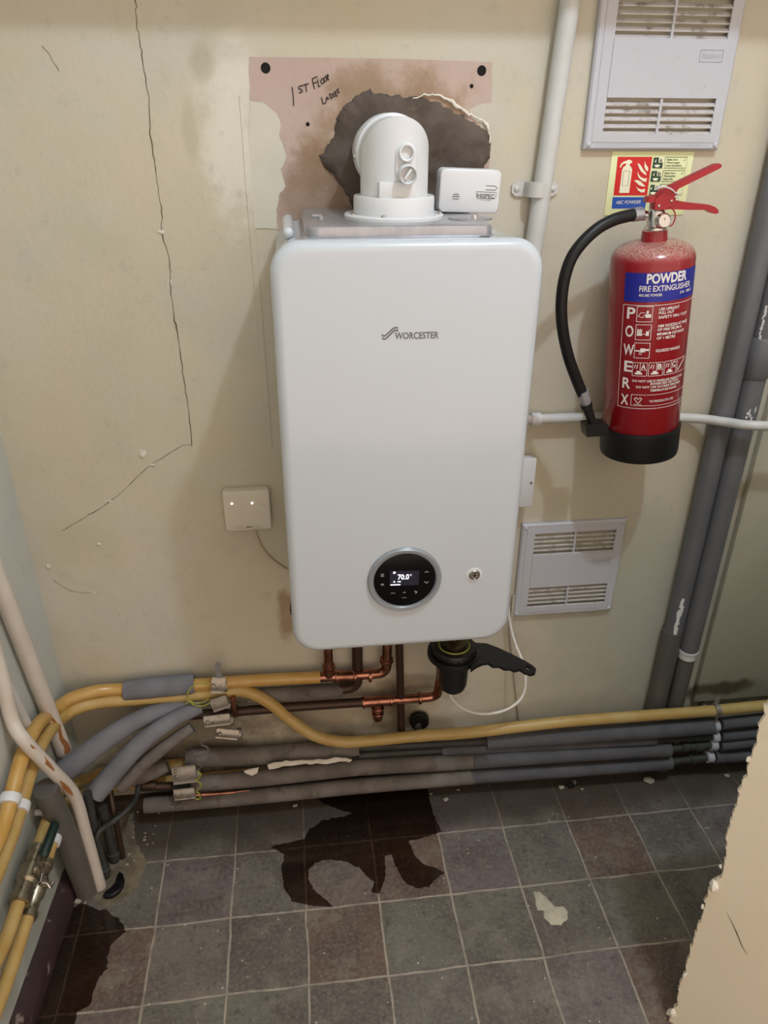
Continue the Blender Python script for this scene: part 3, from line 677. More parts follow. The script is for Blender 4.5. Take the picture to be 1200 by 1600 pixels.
def t_sign(txt, a, b, cap, y=ys2, bold=0, shear=0): text2(mb, txt, SG(*a), SG(*b), cap, y, shear, bold)
t_sign('ABC POWDER', (182, 508), (404, 504), .0058, shear=.2)
mb.build('pictogram', 'sign_cream', sg)
def frame(pts, y, w=.0008): mb.ribbon([at(*SG(*q), y=y) for q in pts], w, (0, 1, 0))
for (x, y) in ((515, 92), (497, 212), (486, 336)):
    mb = MB(); sq(mb, [(x+10, y), (x+98, y), (x+82, y+96), (x-6, y+96)]); mb.build('green_square', 'sign_green', sg)
for (x, y, rows) in ((630, 88, ('Safe for:', 'Wood, paper', 'and textiles.')), (608, 208, ('Safe for:', 'Flammable', 'liquids.')), (590, 330, ('Safe for:', 'Gaseous', 'fires.'))):
    mb = MB(); frame([(x, y), (x+196, y), (x+182, y+98), (x-14, y+98), (x, y)], ys)
    frame([(x+160, y+26), (x+166, y+34), (x+180, y+14)], ys)
    for i, tx in enumerate(rows): t_sign(tx, (x+11-5*i, y+30+26*i), (x+11-5*i+11*len(tx), y+30+26*i), .0028, ys, bold=.02)
    mb.build('safe_use_text', 'sign_green', sg)
mb = MB(); frame([(254, 212), (308, 212), (290, 344), (240, 346), (254, 212)], ys2-.0002, .0007); mb.build('pictogram_outline', 'sign_green', sg)
mb = MB()
for (x, y, ch) in ((568, 92, 'A'), (552, 212, 'B'), (530, 336, 'C')):
    sq(mb, [(x+4, y), (x+46, y), (x+40, y+46), (x-4, y+46)], ys2)
    sq(mb, [(x-42, y+70), (x-20, y+62), (x+14, y+66), (x-4, y+88), (x-28, y+86)], ys2); sq(mb, [(x-38, y+40), (x-20, y+12), (x-26, y+44)], ys2)
mb.build('class_tile', 'sign_cream', sg)
mb = MB()
for (x, y, ch) in ((572, 134, 'A'), (556, 254, 'B'), (534, 378, 'C')): t_sign(ch, (x, y), (x+28, y), .0058, ys2-.0004, bold=.02)
mb.build('class_letters', 'sign_green', sg)

# ------------------------------------------------------------------ fire extinguisher
EB = Vector((.671, 1.305, .984)); ET = Vector((.634, 1.305, 1.364)); EA = (ET-EB).normalized(); EXv = (X-EA*X.dot(EA)).normalized()
ER = .0715
ex = thing('fire_extinguisher', 'red powder fire extinguisher with black hose and foot hanging on the wall', 'fire extinguisher', EB)
HL = (ET-EB).length
def cyl(px, py, r=ER):             # where the survey ray meets the cylinder: angle round it, height up it
    d = ray(px, py); o = CAMP-EB
    d2 = d-EA*d.dot(EA); o2 = o-EA*o.dot(EA)
    a, b, c = d2.dot(d2), 2*d2.dot(o2), o2.dot(o2)-r*r; ds = max(b*b-4*a*c, 0)
    p = o+d*((-b-math.sqrt(ds))/(2*a)); return math.atan2(p.dot(EXv), -p.y), p.dot(EA)
def EP(ang, h, r): return EB+EA*h+EXv*(math.sin(ang)*r)-Y*(math.cos(ang)*r)
mb = MB(); sh = HL-.034
prof = [(ER-.003, .002), (ER, .006), (ER, sh)]
for k in range(1, 9):
    a = math.radians(90*k/9); prof.append((.024+(ER-.024)*math.cos(a)**.8, sh+.030*math.sin(a)))
prof += [(.0225, HL-.003), (.021, HL+.014), (.0195, HL+.015)]
mb.lathe(prof, EB, EA, 64); mb.build('cylinder', 'ext_red', ex)
mb = MB(); mb.lathe([(ER-.004, -.020), (ER+.0015, -.018), (ER+.0030, -.010), (ER+.0030, .028), (ER+.0038, .036), (ER+.0030, .040), (ER, .041)], EB, EA, 64); mb.build('foot_ring', 'black_satin', ex)
E8 = lambda X_, Y_: (930+X_*.2249, 360+Y_*.2249)
def cpatch(mb, a0, a1, h0, h1, r, n=24):
    V = []
    for i in range(n+1):
        a = a0+(a1-a0)*i/n; V += [EP(a, h0, r), EP(a, h1, r)]
    mb.add(V, [(2*i, 2*i+2, 2*i+3, 2*i+1) for i in range(n)])
def cline(mb, pa, pb, w=.0009, r=ER+.0009, n=14):      # pa, pb = (angle, height)
    P = [EP(pa[0]+(pb[0]-pa[0])*i/n, pa[1]+(pb[1]-pa[1])*i/n, r) for i in range(n+1)]; V = []
    for i, p in enumerate(P):
        a = pa[0]+(pb[0]-pa[0])*i/n; nr = EP(a, 0, 1)-EP(a, 0, 0); t = (P[min(i+1, n)]-P[max(i-1, 0)]).normalized(); q = t.cross(nr).normalized()*w/2; V += [p-q, p+q]
    mb.add(V, [(2*i, 2*i+1, 2*i+3, 2*i+2) for i in range(n)])
def crect(mb, a0, a1, h0, h1, w=.0009):
    cline(mb, (a0, h0), (a1, h0), w); cline(mb, (a1, h0), (a1, h1), w); cline(mb, (a1, h1), (a0, h1), w); cline(mb, (a0, h1), (a0, h0), w)
def ctext(mb, txt, a0, h0, cap, width, bold=0, r=ER+.0011):
    V, F, w = glyphs(txt, 0, bold); sx = width/w
    mb.add([EP(a0+x*sx/ER, h0+y*cap/CAP, r) for x, y in V], F)
aL, hT = cyl(*E8(200, 512)); _, hBt = cyl(*E8(155, 1215)); aB, hb1 = cyl(*E8(215, 290)); _, hb0 = cyl(*E8(208, 490))
aR = aL+2.05
mb = MB(); cpatch(mb, aB-.01, aR, hb0, hb1, ER+.0006); mb.build('blue_label', 'label_blue', ex)
mb = MB(); crect(mb, aL, aR, hBt, hT, .0010)
hh = lambda x, y: cyl(*E8(x, y))
def ct(txt, p0, w, cap, bold=.0):
    a, h = hh(*p0); ctext(mb, txt, a, h, cap, w, bold)
ct('POWDER', (357, 368), .071, .0155, .035); ct('FIRE EXTINGUISHER', (307, 424), .094, .0095, .012)
ct('4KG ABC POWDER', (303, 458), .038, .0042, .02); a_, h_ = hh(303, 458); ctext(mb, '21A   89B C', a_+.98, h_, .0044, .030, .02)
for ch, y in zip('POWERX', (608, 732, 858, 974, 1088, 1200)):
    x = {608: 222, 732: 210, 858: 196, 974: 202, 1088: 190, 1200: 178}[y]
    ct(ch, (x, y), .0200 if ch == 'W' else .0150, .0195, .02)
ba = hh(318, 530)[0]-aL
for i, (y1, y0) in enumerate(((528, 634), (655, 760), (782, 886))):
    h1 = hh(318, y1)[1]; h0 = hh(310, y0)[1]; b0_, b1_ = aL+.36, aL+.36+.0255/ER*1.0
    crect(mb, b0_, b1_, h0, h1); am = (b0_+b1_)/2; hm = (h0+h1)/2; q_ = ER+.0009
    if i == 0:
        cline(mb, (b0_+.03, hm-.004), (b0_+.10, hm+.003)); cline(mb, (b0_+.10, hm+.003), (b0_+.19, hm+.002)); cline(mb, (b0_+.03, hm-.004), (b0_+.14, hm-.006)); cline(mb, (b0_+.14, hm-.006), (b0_+.19, hm-.001))
        cpatch(mb, b0_+.20, b0_+.33, hm-.006, hm+.000, q_, 4); cpatch(mb, b0_+.22, b0_+.27, hm+.0005, hm+.006, q_, 3)
    elif i == 1:
        for j in range(4): cline(mb, (b0_+.04+.03*j, hm-.005), (b0_+.05+.03*j, hm+.006-.001*(j % 2)), .0016)
        cpatch(mb, b0_+.03, b0_+.16, hm-.006, hm-.003, q_, 3); cline(mb, (b0_+.17, hm-.002), (b0_+.24, hm-.004)); cpatch(mb, b0_+.24, b0_+.31, hm-.006, hm+.002, q_, 3); cline(mb, (b0_+.30, hm+.002), (b0_+.34, hm+.005))
    else:
        cpatch(mb, b0_+.02, b0_+.14, hm-.002, hm+.0005, q_, 3); cpatch(mb, b0_+.14, b0_+.25, hm-.003, hm+.004, q_, 3); cpatch(mb, b0_+.25, b0_+.34, hm-.0005, hm+.003, q_, 3); crect(mb, b0_+.12, b0_+.17, hm-.007, hm-.0035, .0008)
at_ = aL+.86
for txs, ys_ in ((('USE UPRIGHT', 'PULL OUT', 'SAFETY PIN / CLIP'), (556, 582, 612)), (('AIM NOZZLE AT BASE', 'OF FIRE FROM A', 'MINIMUM DISTANCE', 'OF 1 METRE'), (672, 698, 728, 756)), (('SQUEEZE HANDLE',), (842,))):
    for tx, y in zip(txs, ys_): ctext(mb, tx, at_, hh(450, y)[1], .0048, .0034*len(tx), .022)
h1 = hh(290, 918)[1]; h0 = hh(285, 1010)[1]
for i, ch in enumerate('ABC'):
    b0_ = aL+.345+i*.385; crect(mb, b0_, b0_+.345, h0, h1); crect(mb, b0_+.18, b0_+.345, h0+.0115, h1); ctext(mb, ch, b0_+.205, h0+.0135, .0085, .0078, .03)
    cpatch(mb, b0_+.06, b0_+.24, h0+.003, h0+.006, ER+.0009, 3); cpatch(mb, b0_+.10, b0_+.20, h0+.006, h0+.0095, ER+.0009, 3)
    cline(mb, (b0_+.04, h0+.014), (b0_+.07, h0+.021), .0014); cline(mb, (b0_+.10, h0+.013), (b0_+.12, h0+.021), .0014)
b0_ = aL+.345+3*.385; crect(mb, b0_, b0_+.345, h0, h1); cline(mb, (b0_+.03, h0+.004), (b0_+.3, h1-.002), .002)
for tx, y, off in (('DO NOT USE IF PRESSURE INDICATOR', 1052, 0), ('ENTERS RED SECTION', 1072, .44), ('DO NOT USE OUTSIDE SPECIFIED', 1094, .10), ('TEMPERATURE RANGE', 1118, .44)):
    ctext(mb, tx, aL+.36+off, hh(285, y)[1], .0042, .0031*len(tx), .02)
h1 = hh(270, 1140)[1]; h0 = hh(268, 1215)[1]; crect(mb, aL+.36, aR-.06, h0, h1, .0008)
b0_ = aL+.44
for pa, pb in (((0, .013), (.04, .016)), ((.04, .016), (.09, .012)), ((.09, .012), (.14, .016)), ((.14, .016), (.18, .013)), ((.18, .013), (.09, .004)), ((.09, .004), (0, .013))): cline(mb, (b0_+pa[0], h0+pa[1]), (b0_+pb[0], h0+pb[1]), .0012)
ctext(mb, 'BS EN3', b0_, h0+.0010, .0024, .013); ctext(mb, 'TG PRODUCTS LTD.', aL+.80, h0+.0065, .0042, .048, .02)
mb.build('printed_instructions', 'label_white', ex)
# valve head
NK = EB+EA*(HL+.013)
mb = MB(); mb.lathe([(.0185, 0), (.0185, .006), (.015, .008), (.015, .030), (.012, .034), (.012, .052), (.006, .053)], NK, EA, 28); vb = mb.build('valve_body', 'chrome', ex)
yv = 1.297
gp = at(1037, 345, y=yv-.020); mb = MB(); gd = (gp-(NK+EA*.014)).normalized()
mb.lathe([(.0085, -.022), (.0085, -.010), (.0125, -.008), (.0125, .002), (.0112, .004), (.0100, .003)], gp, gd, 28); gg = mb.build('gauge', 'chrome', ex)
MB().lathe([(.0102, .0005), (.0102, .0018), (.001, .0018)], gp, gd, 28).build('gauge_face', 'label_white', gg)
mb = MB(); mb.lathe([(.0105, 0), (.0105, .0023), (.008, .0023), (.008, 0)], gp, gd, 28, False); mb.box(gp+gd*.0024, (.001, .001, .009)); mb.build('gauge_dial_ring', 'black_plastic', gg)
HS = [(1003, 334), (994, 335), (978, 338), (958, 344), (934, 357), (910, 379), (892, 405), (881, 440), (877, 480), (880, 520), (889, 560), (902, 596), (913, 622)]
hy = [1.300, 1.298, 1.294, 1.288, 1.282, 1.276, 1.272, 1.270, 1.270, 1.272, 1.275, 1.278, 1.280]
HP = sm([at(*q, y=y) for q, y in zip(HS, hy)], 8)
MB().tube([at(1008, 337, y=1.302), at(1000, 335, y=1.300)], .0085, 16).build('hose_outlet', 'chrome', ex)
mb = MB(); mb.tube(HP, .0102, 20); hose = mb.build('hose', 'black_satin', ex)
mb = MB(); mb.tube(HP[2:12], .0114, 20); mb.build('crimp', 'bare_steel', hose)
e0, e1 = HP[-1], at(918, 640, y=1.281); dd = (e1-e0).normalized()
mb = MB(); mb.tube([e0-dd*.016, e0+dd*.008], .0112, 20); mb.tube([e0+dd*.008, e0+dd*.013], .0090, 20); mb.build('crimp', 'bare_steel', hose)
n1 = at(927, 664, y=1.282)
mb = MB(); mb.tube([e0+dd*.012, e0+dd*.020, e0+dd*.021, n1], [.0112, .0112, .0095, .0075], 20); mb.build('nozzle', 'black_plastic', hose)
# hose clip on the foot ring
k0 = at(916, 674, y=1.272)
mb = MB(); P = [at(915, 666, y=1.268), at(938, 662, y=1.268), at(950, 664, y=1.268), at(952, 681, y=1.268), at(917, 683, y=1.268)]
mb.prism(P, (0, .030, 0)); mb.build('hose_clip', 'black_plastic', ex)
# levers (pressed steel channels)
EZ = lambda X_, Y_: (930+X_*.175, 230+Y_*.175)
def channel(name, pts, half, m, par=ex):
    P = [at(*EZ(*q), y=yv) for q in pts]; c = sum(P, Vector())/len(P); mb = MB()
    ins = [c+(p-c)*.965 for p in P]
    mb.loft([[p+Y*(-half) for p in ins], [p+Y*(-half+.0012) for p in P], [p+Y*(half-.0012) for p in P], [p+Y*half for p in ins]]); return mb.build(name, m, par)
channel('carry_handle', [(636, 470), (680, 466), (740, 476), (800, 488), (900, 500), (1000, 510), (1056, 530), (1086, 562), (1080, 585), (1060, 592), (1030, 588), (1005, 572), (975, 556), (880, 556), (800, 556), (700, 552), (640, 548)], .0085, 'lever_red')
channel('squeeze_lever', [(590, 392), (640, 352), (760, 292), (1068, 146), (1096, 144), (1114, 158), (1108, 178), (1090, 190), (724, 370), (700, 404), (660, 440), (600, 430)], .0075, 'lever_red')
lb = channel('lever_bracket', [(505, 552), (512, 460), (556, 420), (604, 372), (640, 366), (712, 416), (692, 476), (640, 550), (590, 556)], .0105, 'lever_red')
channel('lever_latch', [(444, 490), (462, 440), (520, 428), (508, 492)], .0095, 'lever_red')
for q in ((543, 517), (655, 474), (690, 440)): MB().lathe([(.0022, 0), (.0022, .0235), (.001, .0242)], at(*EZ(*q), y=yv)+Y*.0115, (0, -1, 0), 12).build('rivet', 'chrome', lb)
mb = MB(); P = [at(*EZ(*q), y=y) for q, y in (((545, 372), 1.284), ((590, 352), 1.281), ((650, 362), 1.281), ((700, 392), 1.283), ((714, 420), 1.290), ((700, 432), 1.306), ((640, 400), 1.313), ((570, 372), 1.308))]
mb.tube(sm(P, 6, True), .0013, 8); mb.tube(sm([at(*EZ(712, 405), y=1.286), at(*EZ(740, 408), y=1.284), at(*EZ(784, 398), y=1.282)], 6), .0010, 8); mb.tube(sm([at(*EZ(716, 420), y=1.288), at(*EZ(738, 445), y=1.285), at(*EZ(750, 474), y=1.285)], 6), .0008, 8)
mb.build('tamper_tie', 'plastic_white', ex)
mb = MB(); mb.tube(sm([at(*EZ(*q), y=1.284) for q in ((672, 545), (694, 556), (712, 590), (712, 640), (690, 690), (664, 706))], 6), .0012, 8); mb.build('pin_strap', 'lever_red', ex)
mb = MB(); mb.bx((.622, 1.368, 1.30), (.664, WALL, 1.312), .002); mb.bx((.618, WALL-.004, 1.26), (.668, WALL, 1.335), .002); tag(mb.build('wall_bracket', 'bare_steel'), 'small steel bracket the red extinguisher hangs from', 'bracket')

# ------------------------------------------------------------------ white conduit, its saddle, the side box and the cross pipe
c0, c1 = at(891, 0, y=1.388), at(837, 365, y=1.388); dr_ = (c1-c0).normalized()
co = thing('white_conduit', 'tall white conduit pipe running up the wall behind the boiler', 'conduit', (c1.x, WALL, 1.0))
mb = MB(); mb.tube([c0-dr_*.55, c0, c1, c1+dr_*.45], .0165, 24); mb.build('conduit_pipe', 'white_pipe_paint', co)
sdl = at(839, 296, y=1.388)
cl = thing('pipe_saddle', 'white two-screw saddle clip holding the tall conduit', 'pipe clip', (sdl.x, WALL, sdl.z))
mb = MB(); P = []
for k in range(13):
    a = math.radians(180-15*k); P.append((sdl.x+.019*math.cos(a), 1.388-.019*math.sin(a)))
P = [(sdl.x-.019, WALL-.001)]+P+[(sdl.x+.019, WALL-.001)]
mb.loft([[Vector((x, y, sdl.z+h)) for x, y in P] for h in (-.012, .012)])
for s_ in (-1, 1): mb.loft([[Vector((sdl.x+s_*(.017+.025*t), WALL-.001-d, sdl.z+hh_)) for t, hh_ in ((0, .012), (.7, .012), (1, .006), (1, -.006), (.7, -.012), (0, -.012))] for d in (0, .004)])
mb.build('saddle_strap', 'white_pipe_paint', cl)
for s_ in (-1, 1): MB().lathe([(.005, 0), (.005, .0015), (.003, .003), (.001, .0032)], (sdl.x+s_*.033, WALL-.005, sdl.z), (0, -1, 0), 14).build('screw', 'white_pipe_paint', cl)
jb = thing('switch_box', 'white switch box half hidden behind the boiler edge', 'switch box', (.445, WALL, .82))
mb = MB(); mb.bx((.402, WALL-.030, .820), (.487, WALL, .922), .003); mb.build('box_body', 'plastic_white', jb)
mb = MB(); mb.bx((.402, WALL-.038, .815), (.489, WALL-.028, .927), .003); mb.build('face_plate', 'plastic_white', jb)
MB().lathe([(.0028, 0), (.0028, .0008), (.001, .0010)], (.481, WALL-.0382, .872), (0, -1, 0), 12).build('screw', 'logo_grey', jb)
w0, w1 = at(828, 655, y=1.386), at(1075, 653, y=1.386)
hp = thing('cross_pipe', 'horizontal white pipe crossing the wall behind the fire extinguisher', 'pipe', (.75, WALL, 1.0))
mb = MB(); q_ = [w0-X*.12, w0, at(940, 652, y=1.386), at(1075, 653, y=1.384), at(1130, 659, y=1.352), at(1165, 664, y=1.318), at(1215, 666, y=1.300), at(1290, 668, y=1.300)]
mb.tube(sm(q_, 8), .0098, 20); mb.build('pipe_run', 'white_pipe_paint', hp)
mb = MB(); mb.tube([w0+X*.002, w0+X*.021], .0130, 20); mb.build('coupling', 'plastic_white', hp)

# ------------------------------------------------------------------ grey soil pipes in the right corner
rf = .0225
def vline(px, py, y): p = at(px, py, y=y); return p.x
xf = at(1128, 800, y=1.366).x; xb = xf-.041
sp = thing('soil_pipe', 'grey vertical pipe nearest the right-hand panel, in front of its twin', 'pipe', (xf, 1.366, 0))
jz = at(1075, 1024, y=1.366-rf).z; js = at(1175, 593, y=1.366-rf).z
mb = MB(); mb.tube([(xf, 1.366, jz-.004), (xf, 1.366, js)], rf, 28); mb.build('pipe_length', 'soil_grey', sp)
mb = MB(); mb.tube([(xf, 1.366, 0.0), (xf, 1.366, jz-.022)], rf-.0025, 28); mb.build('lower_length', 'soil_dark', sp)
mb = MB(); mb.lathe([(rf-.003, -.024), (rf-.001, -.022), (rf-.001, -.006), (rf+.0012, -.004), (rf+.0012, .002)], (xf, 1.366, jz), Z, 28); mb.build('joint_ring', 'chip_paint', sp)
mb = MB(); mb.lathe([(rf+.0002, -.004), (rf+.0032, 0), (rf+.0032, .075), (rf+.0005, .079)], (xf, 1.366, js), Z, 28); mb.tube([(xf, 1.366, js+.075), (xf, 1.366, H)], rf, 28); mb.build('upper_length', 'soil_grey', sp)
s2 = thing('soil_pipe', 'thinner-looking grey vertical pipe tucked behind the front soil pipe', 'pipe', (xb, 1.381, 0))
j2 = at(1056, 1006, y=1.35).z
mb = MB(); mb.tube([(xb, 1.381, j2), (xb, 1.381, H)], rf, 28); b2 = mb.build('pipe_length', 'soil_grey', s2)
mb = MB(); mb.tube([(xb-.003, 1.381, 0), (xb-.003, 1.381, j2+.02)], rf+.002, 28); mb.build('lower_length', 'soil_dark', s2)
mb = MB()
def chips(mb, cx_, cy_, r, zs, a0, spread, seed, size):
    rg = random.Random(seed)
    for z_ in zs:
        a = a0+rg.uniform(-spread, spread); hgt = size*rg.uniform(.5, 1.6); wid = size*rg.uniform(.3, .6)
        P = []
        for k in range(10):
            t = 2*math.pi*k/10; ra = wid*math.cos(t)*rg.uniform(.6, 1.2)/r; P.append(Vector((cx_+math.sin(a+ra)*(r+.0005), cy_-math.cos(a+ra)*(r+.0005), z_+hgt*math.sin(t)*rg.uniform(.7, 1.2))))
        c_ = sum(P, Vector())/10; q = c_-Vector((cx_, cy_, c_.z)); c_ += q.normalized()*.0004
        n0 = len(mb.v); mb.add([c_]+P, [(0, k+1, (k+1) % 10+1) for k in range(10)])
chips(mb, xb, 1.381, rf, [j2+.010+.0085*i for i in range(14)], -.35, .12, 3, .009); mb.build('paint_chips', 'chip_paint', b2)
mb = MB(); chips(mb, xf, 1.366, rf, [js+.03+.01*i for i in range(12)], -1.0, .12, 5, .006); mb.build('paint_chips', 'chip_paint', sp); mb = MB(); chips(mb, xf, 1.366, rf, [js-.085+.004*i for i in range(6)], -.3, .5, 6, .005); mb.build('paint_chips', 'chip_paint', sp); mb = MB(); chips(mb, xf, 1.366, rf, [js-.04+.012*i for i in range(6)], .9, .1, 9, .006); mb.build('paint_chips', 'chip_paint', sp)

# ------------------------------------------------------------------ heating receiver on the left
rc = at(388, 795, y=WALL)
re = thing('heating_receiver', 'small square cream receiver box with two lit lights left of the boiler', 'receiver', (rc.x, WALL, rc.z))
RX0, RX1, RZ0, RZ1 = at(350, 800, y=WALL-.02).x, at(423, 800, y=WALL-.02).x, at(388, 829, y=WALL-.024).z, at(388, 767, y=WALL-.024).z
mb = MB(); rg = lambda i, y, r=.006: rrect(RX0+i, RX1-i, RZ0+i, RZ1-i, r, y)
mb.loft([rg(.002, WALL), rg(.002, WALL-.006), rg(0, WALL-.008), rg(0, WALL-.021), rg(.0015, WALL-.0235), rg(.004, WALL-.024)]); mb.build('receiver_case', 'warm_white', re)
RL = lambda X_, Y_: (330+X_*.125, 740+Y_*.125); yr = WALL-.0246
for q in ((258, 377), (511, 370)):
    MB().lathe([(.0021, -.001), (.0021, .0004), (.001, .0007)], at(*RL(*q), y=yr), (0, -1, 0), 12).build('indicator_light', 'led_warm', re)
mb = MB()
for tx, a, b in (('Power', (238, 411), (288, 411)), ('Link', (375, 408), (404, 407)), ('On', (505, 402), (522, 402)), ('Override', (596, 396), (680, 394))): mb = MB(); text2(mb, tx, RL(*a), RL(*b), .0016, yr); mb.build('light_caption', 'label_ink', re)
mb = MB(); text2(mb, 'EPH', RL(440, 682), RL(512, 680), .0042, yr, bold=.03); mb.build('maker_name', 'label_ink', re); mb = MB(); text2(mb, 'Manual', RL(342, 678), RL(394, 676), .0014, yr); mb.build('button_caption', 'label_ink', re); mb = MB(); text2(mb, 'Connect', RL(560, 668), RL(612, 666), .0014, yr); mb.build('button_caption', 'label_ink', re)
for a, b in ((318, 412), (538, 630)):
    mb = MB(); mb.ribbon([at(*RL(*q), y=yr) for q in ((a, 655), (b, 650), (b, 684), (a, 688), (a, 655))], .0004, (0, 1, 0)); mb.build('button_outline', 'label_ink', re)
for x in (390, 640): mb = MB(); mb.ribbon([at(*RL(x-5, 368), y=yr), at(*RL(x+5, 368), y=yr)], .0010, (0, 1, 0)); mb.build('unlit_indicator', 'label_ink', re)
mb = MB(); mb.tube(sm([at(*q, y=WALL-.006) for q in ((398, 826), (401, 840), (410, 858), (424, 874), (440, 886), (462, 898))], 6), .0030, 10); tag(mb.build('receiver_cable', 'cable_beige'), 'thin beige cable curving from the receiver box to the boiler', 'cable')

# ================================================================== pipework along the foot of the walls
def onward(p):                     # the pipe carried on level along the left wall towards the viewer
    return [Vector((lwx(p.y-d)+(p.x-lwx(p.y)), p.y-d, p.z)) for d in (.9, .4, .1)]
def pl(pts, y): return [at(px, py, y=(y if not isinstance(y, list) else y[i])) for i, (px, py) in enumerate(pts)]
# upper yellow gas pipe: left wall -> bend in the corner -> copper end that rises into the boiler
PR = .0142
A_l = [atl(px, py, .026) for px, py in ((-40, 1388), (3, 1297), (33, 1187), (57, 1135))]; A_l[:0] = onward(A_l[0])
A_b = pl([(150, 1080), (193, 1077), (300, 1070), (400, 1063), (500, 1058)], [1.362, 1.372, 1.372, 1.372, 1.372])
gpA = thing('gas_pipe', 'upper yellow painted pipe bending out of the left corner into bright copper under the boiler', 'pipe', (-.2, 1.372, .39))
mid = [at(86, 1109, y=1.318), at(110, 1092, y=1.345)]
mb = MB(); mb.tube(sm(A_l+mid+A_b, 8), PR, 20); mb.build('yellow_length', 'yellow_pipe', gpA)
E1 = at(500, 1058, y=1.372); E2 = at(604, 1052, y=1.372); E3 = at(605, 1006, y=1.372); CR = .0118
cA = bent([E1, E2, E3, E3+Z*.10], .026)
mb = MB(); mb.tube(cA, CR, 20)
for px in (526, 554, 578): p = at(px, 1058-(px-500)*.035, y=1.372); collar(mb, p, E2-E1, CR*1.08, .0045)
mb.tube([at(519, 1057, y=1.372), at(556, 1056, y=1.372)], CR*1.16, 20); collar(mb, at(604, 1031, y=1.372), Z, CR*1.1, .006)
mb.build('copper_length', 'copper', gpA)
mb = MB(); b0 = at(514, 1057, y=1.372); mb.tube([b0, b0+Z*.16], CR*.92, 18); collar(mb, b0+Z*.030, Z, CR, .005); mb.tube([b0+Z*.004, b0+Z*.030], CR*1.1, 18); mb.build('copper_branch', 'copper', gpA)
fs = pl([(194, 1079), (250, 1073), (304, 1068)], 1.372); u_ = (fs[2]-fs[0]).normalized()
mb = MB(); mb.tube([fs[0], fs[0]+u_*.002, fs[1], fs[2]-u_*.008, fs[2]], [.0185, .0235, .0238, .0232, .019], 24); tag(mb.build('foam_sleeve', 'foam_blue'), 'short grey foam sleeve wrapped on the upper yellow pipe', 'pipe insulation')
# second yellow pipe: dips in an S below the boiler and runs off low to the right
B_l = [atl(px, py, .026) for px, py in ((-30, 1420), (18, 1303), (47, 1205), (70, 1152))]; B_l[:0] = onward(B_l[0])
B_m = [at(98, 1121, y=1.318), at(122, 1106, y=1.340)]
B_b = pl([(160, 1097), (225, 1092), (300, 1086), (352, 1081), (384, 1080), (421, 1098), (458, 1128), (494, 1150), (535, 1159), (579, 1157), (652, 1150), (740, 1144), (880, 1128), (1040, 1116), (1120, 1110), (1190, 1103), (1240, 1099)],
         [1.355]+[1.366]*4+[1.362, 1.355, 1.350, 1.348, 1.348]+[1.350, 1.343, 1.331, 1.323, 1.321, 1.321, 1.321])
gpB = thing('gas_pipe', 'lower yellow pipe dipping in an S-bend, then running along the wall to the right', 'pipe', (.2, 1.36, .2))
B_b.append(Vector((1.60, B_b[-1].y, B_b[-1].z))); mb = MB(); mb.tube(sm(B_l+B_m+B_b, 8), PR, 20); mb.build('yellow_length', 'ochre_pipe', gpB)
mb = MB(); p = at(652, 1150, y=1.350); q = at(672, 1148, y=1.349); mb.tube([p, q], PR+.0012, 20); mb.build('coupling', 'ochre_pipe', gpB)
# pair of yellow pipes lower on the left wall, with valves
def lvalve(a, b, r, lever, label):
    a, b = Vector(a), Vector(b); d = (b-a).normalized(); L = (b-a).length
    v = thing('isolation_valve', label, 'valve', a, 'valves on the left wall pipes')
    mb = MB(); mb.lathe([(r*.95, 0), (r*1.65, .001), (r*1.65, .012), (r*1.3, .014), (r*1.3, L*.33), (r*1.7, L*.38), (r*1.7, L*.66), (r*1.3, L*.70), (r*1.3, L-.014), (r*1.6, L-.012), (r*1.6, L-.001), (r*.95, L)], a, d, 20); body = mb.build('valve_body', 'nickel', v)
    m = a+d*L*.52; nx = Vector((.9, -.5, .62)).normalized(); nx = (nx-d*nx.dot(d)).normalized()
    mb = MB(); mb.tube([m, m+nx*(r*1.7+.004)], r*.62, 16); mb.lathe([(r*.5, 0), (r*.5, .006), (r*.2, .007)], m+nx*(r*1.7+.003), nx, 6); mb.build('spindle', 'nickel', v)
    if lever:
        t = m+nx*(r*1.7+.002); sd = d.cross(nx)
        mb = MB(); mb.prism([t-sd*.008-d*.010, t+sd*.008-d*.010, t+sd*.008+d*.020, t+sd*.006+d*.032+nx*.004, t-sd*.006+d*.032+nx*.004, t-sd*.008+d*.020], nx*.0022); mb.build('lever_plate', 'nickel', v)
        mb = MB(); mb.tube([t+d*.022+nx*.004, t+d*.028+nx*.006, t+d*.090+nx*.009, t+d*.095+nx*.009], [.006, .0100, .0092, .006], 14); mb.build('lever_grip', 'lever_green', v)
    else:
        t = m+nx*(r*1.7+.006); sd = d.cross(nx)
        mb = MB(); mb.tube([t-sd*.012-d*.004, t-sd*.004, t+sd*.004, t+sd*.012-d*.004], [.0035, .005, .005, .0035], 10); mb.tube([t-sd*.012-d*.004, t-sd*.014+d*.012], .003, 8); mb.tube([t+sd*.012-d*.004, t+sd*.015+d*.010], .003, 8); mb.build('butterfly_handle', 'chrome', v)
C_p = [atl(px, py, .030) for px, py in ((-40, 1570), (5, 1478), (30, 1408), (58, 1328), (78, 1272), (90, 1240))]; C_p[:0] = onward(C_p[0])
D_p = [atl(px, py, .036) for px, py in ((-30, 1640), (12, 1528), (44, 1430), (72, 1345), (88, 1295), (102, 1255))]; D_p[:0] = onward(D_p[0])
low_y = [[*C_p, Vector((-.515, 1.372, .150)), Vector((-.42, 1.380, .150)), Vector((.10, 1.380, .150))],
         [*D_p, Vector((-.505, 1.365, .105)), Vector((-.42, 1.372, .105)), Vector((-.02, 1.372, .105))]]
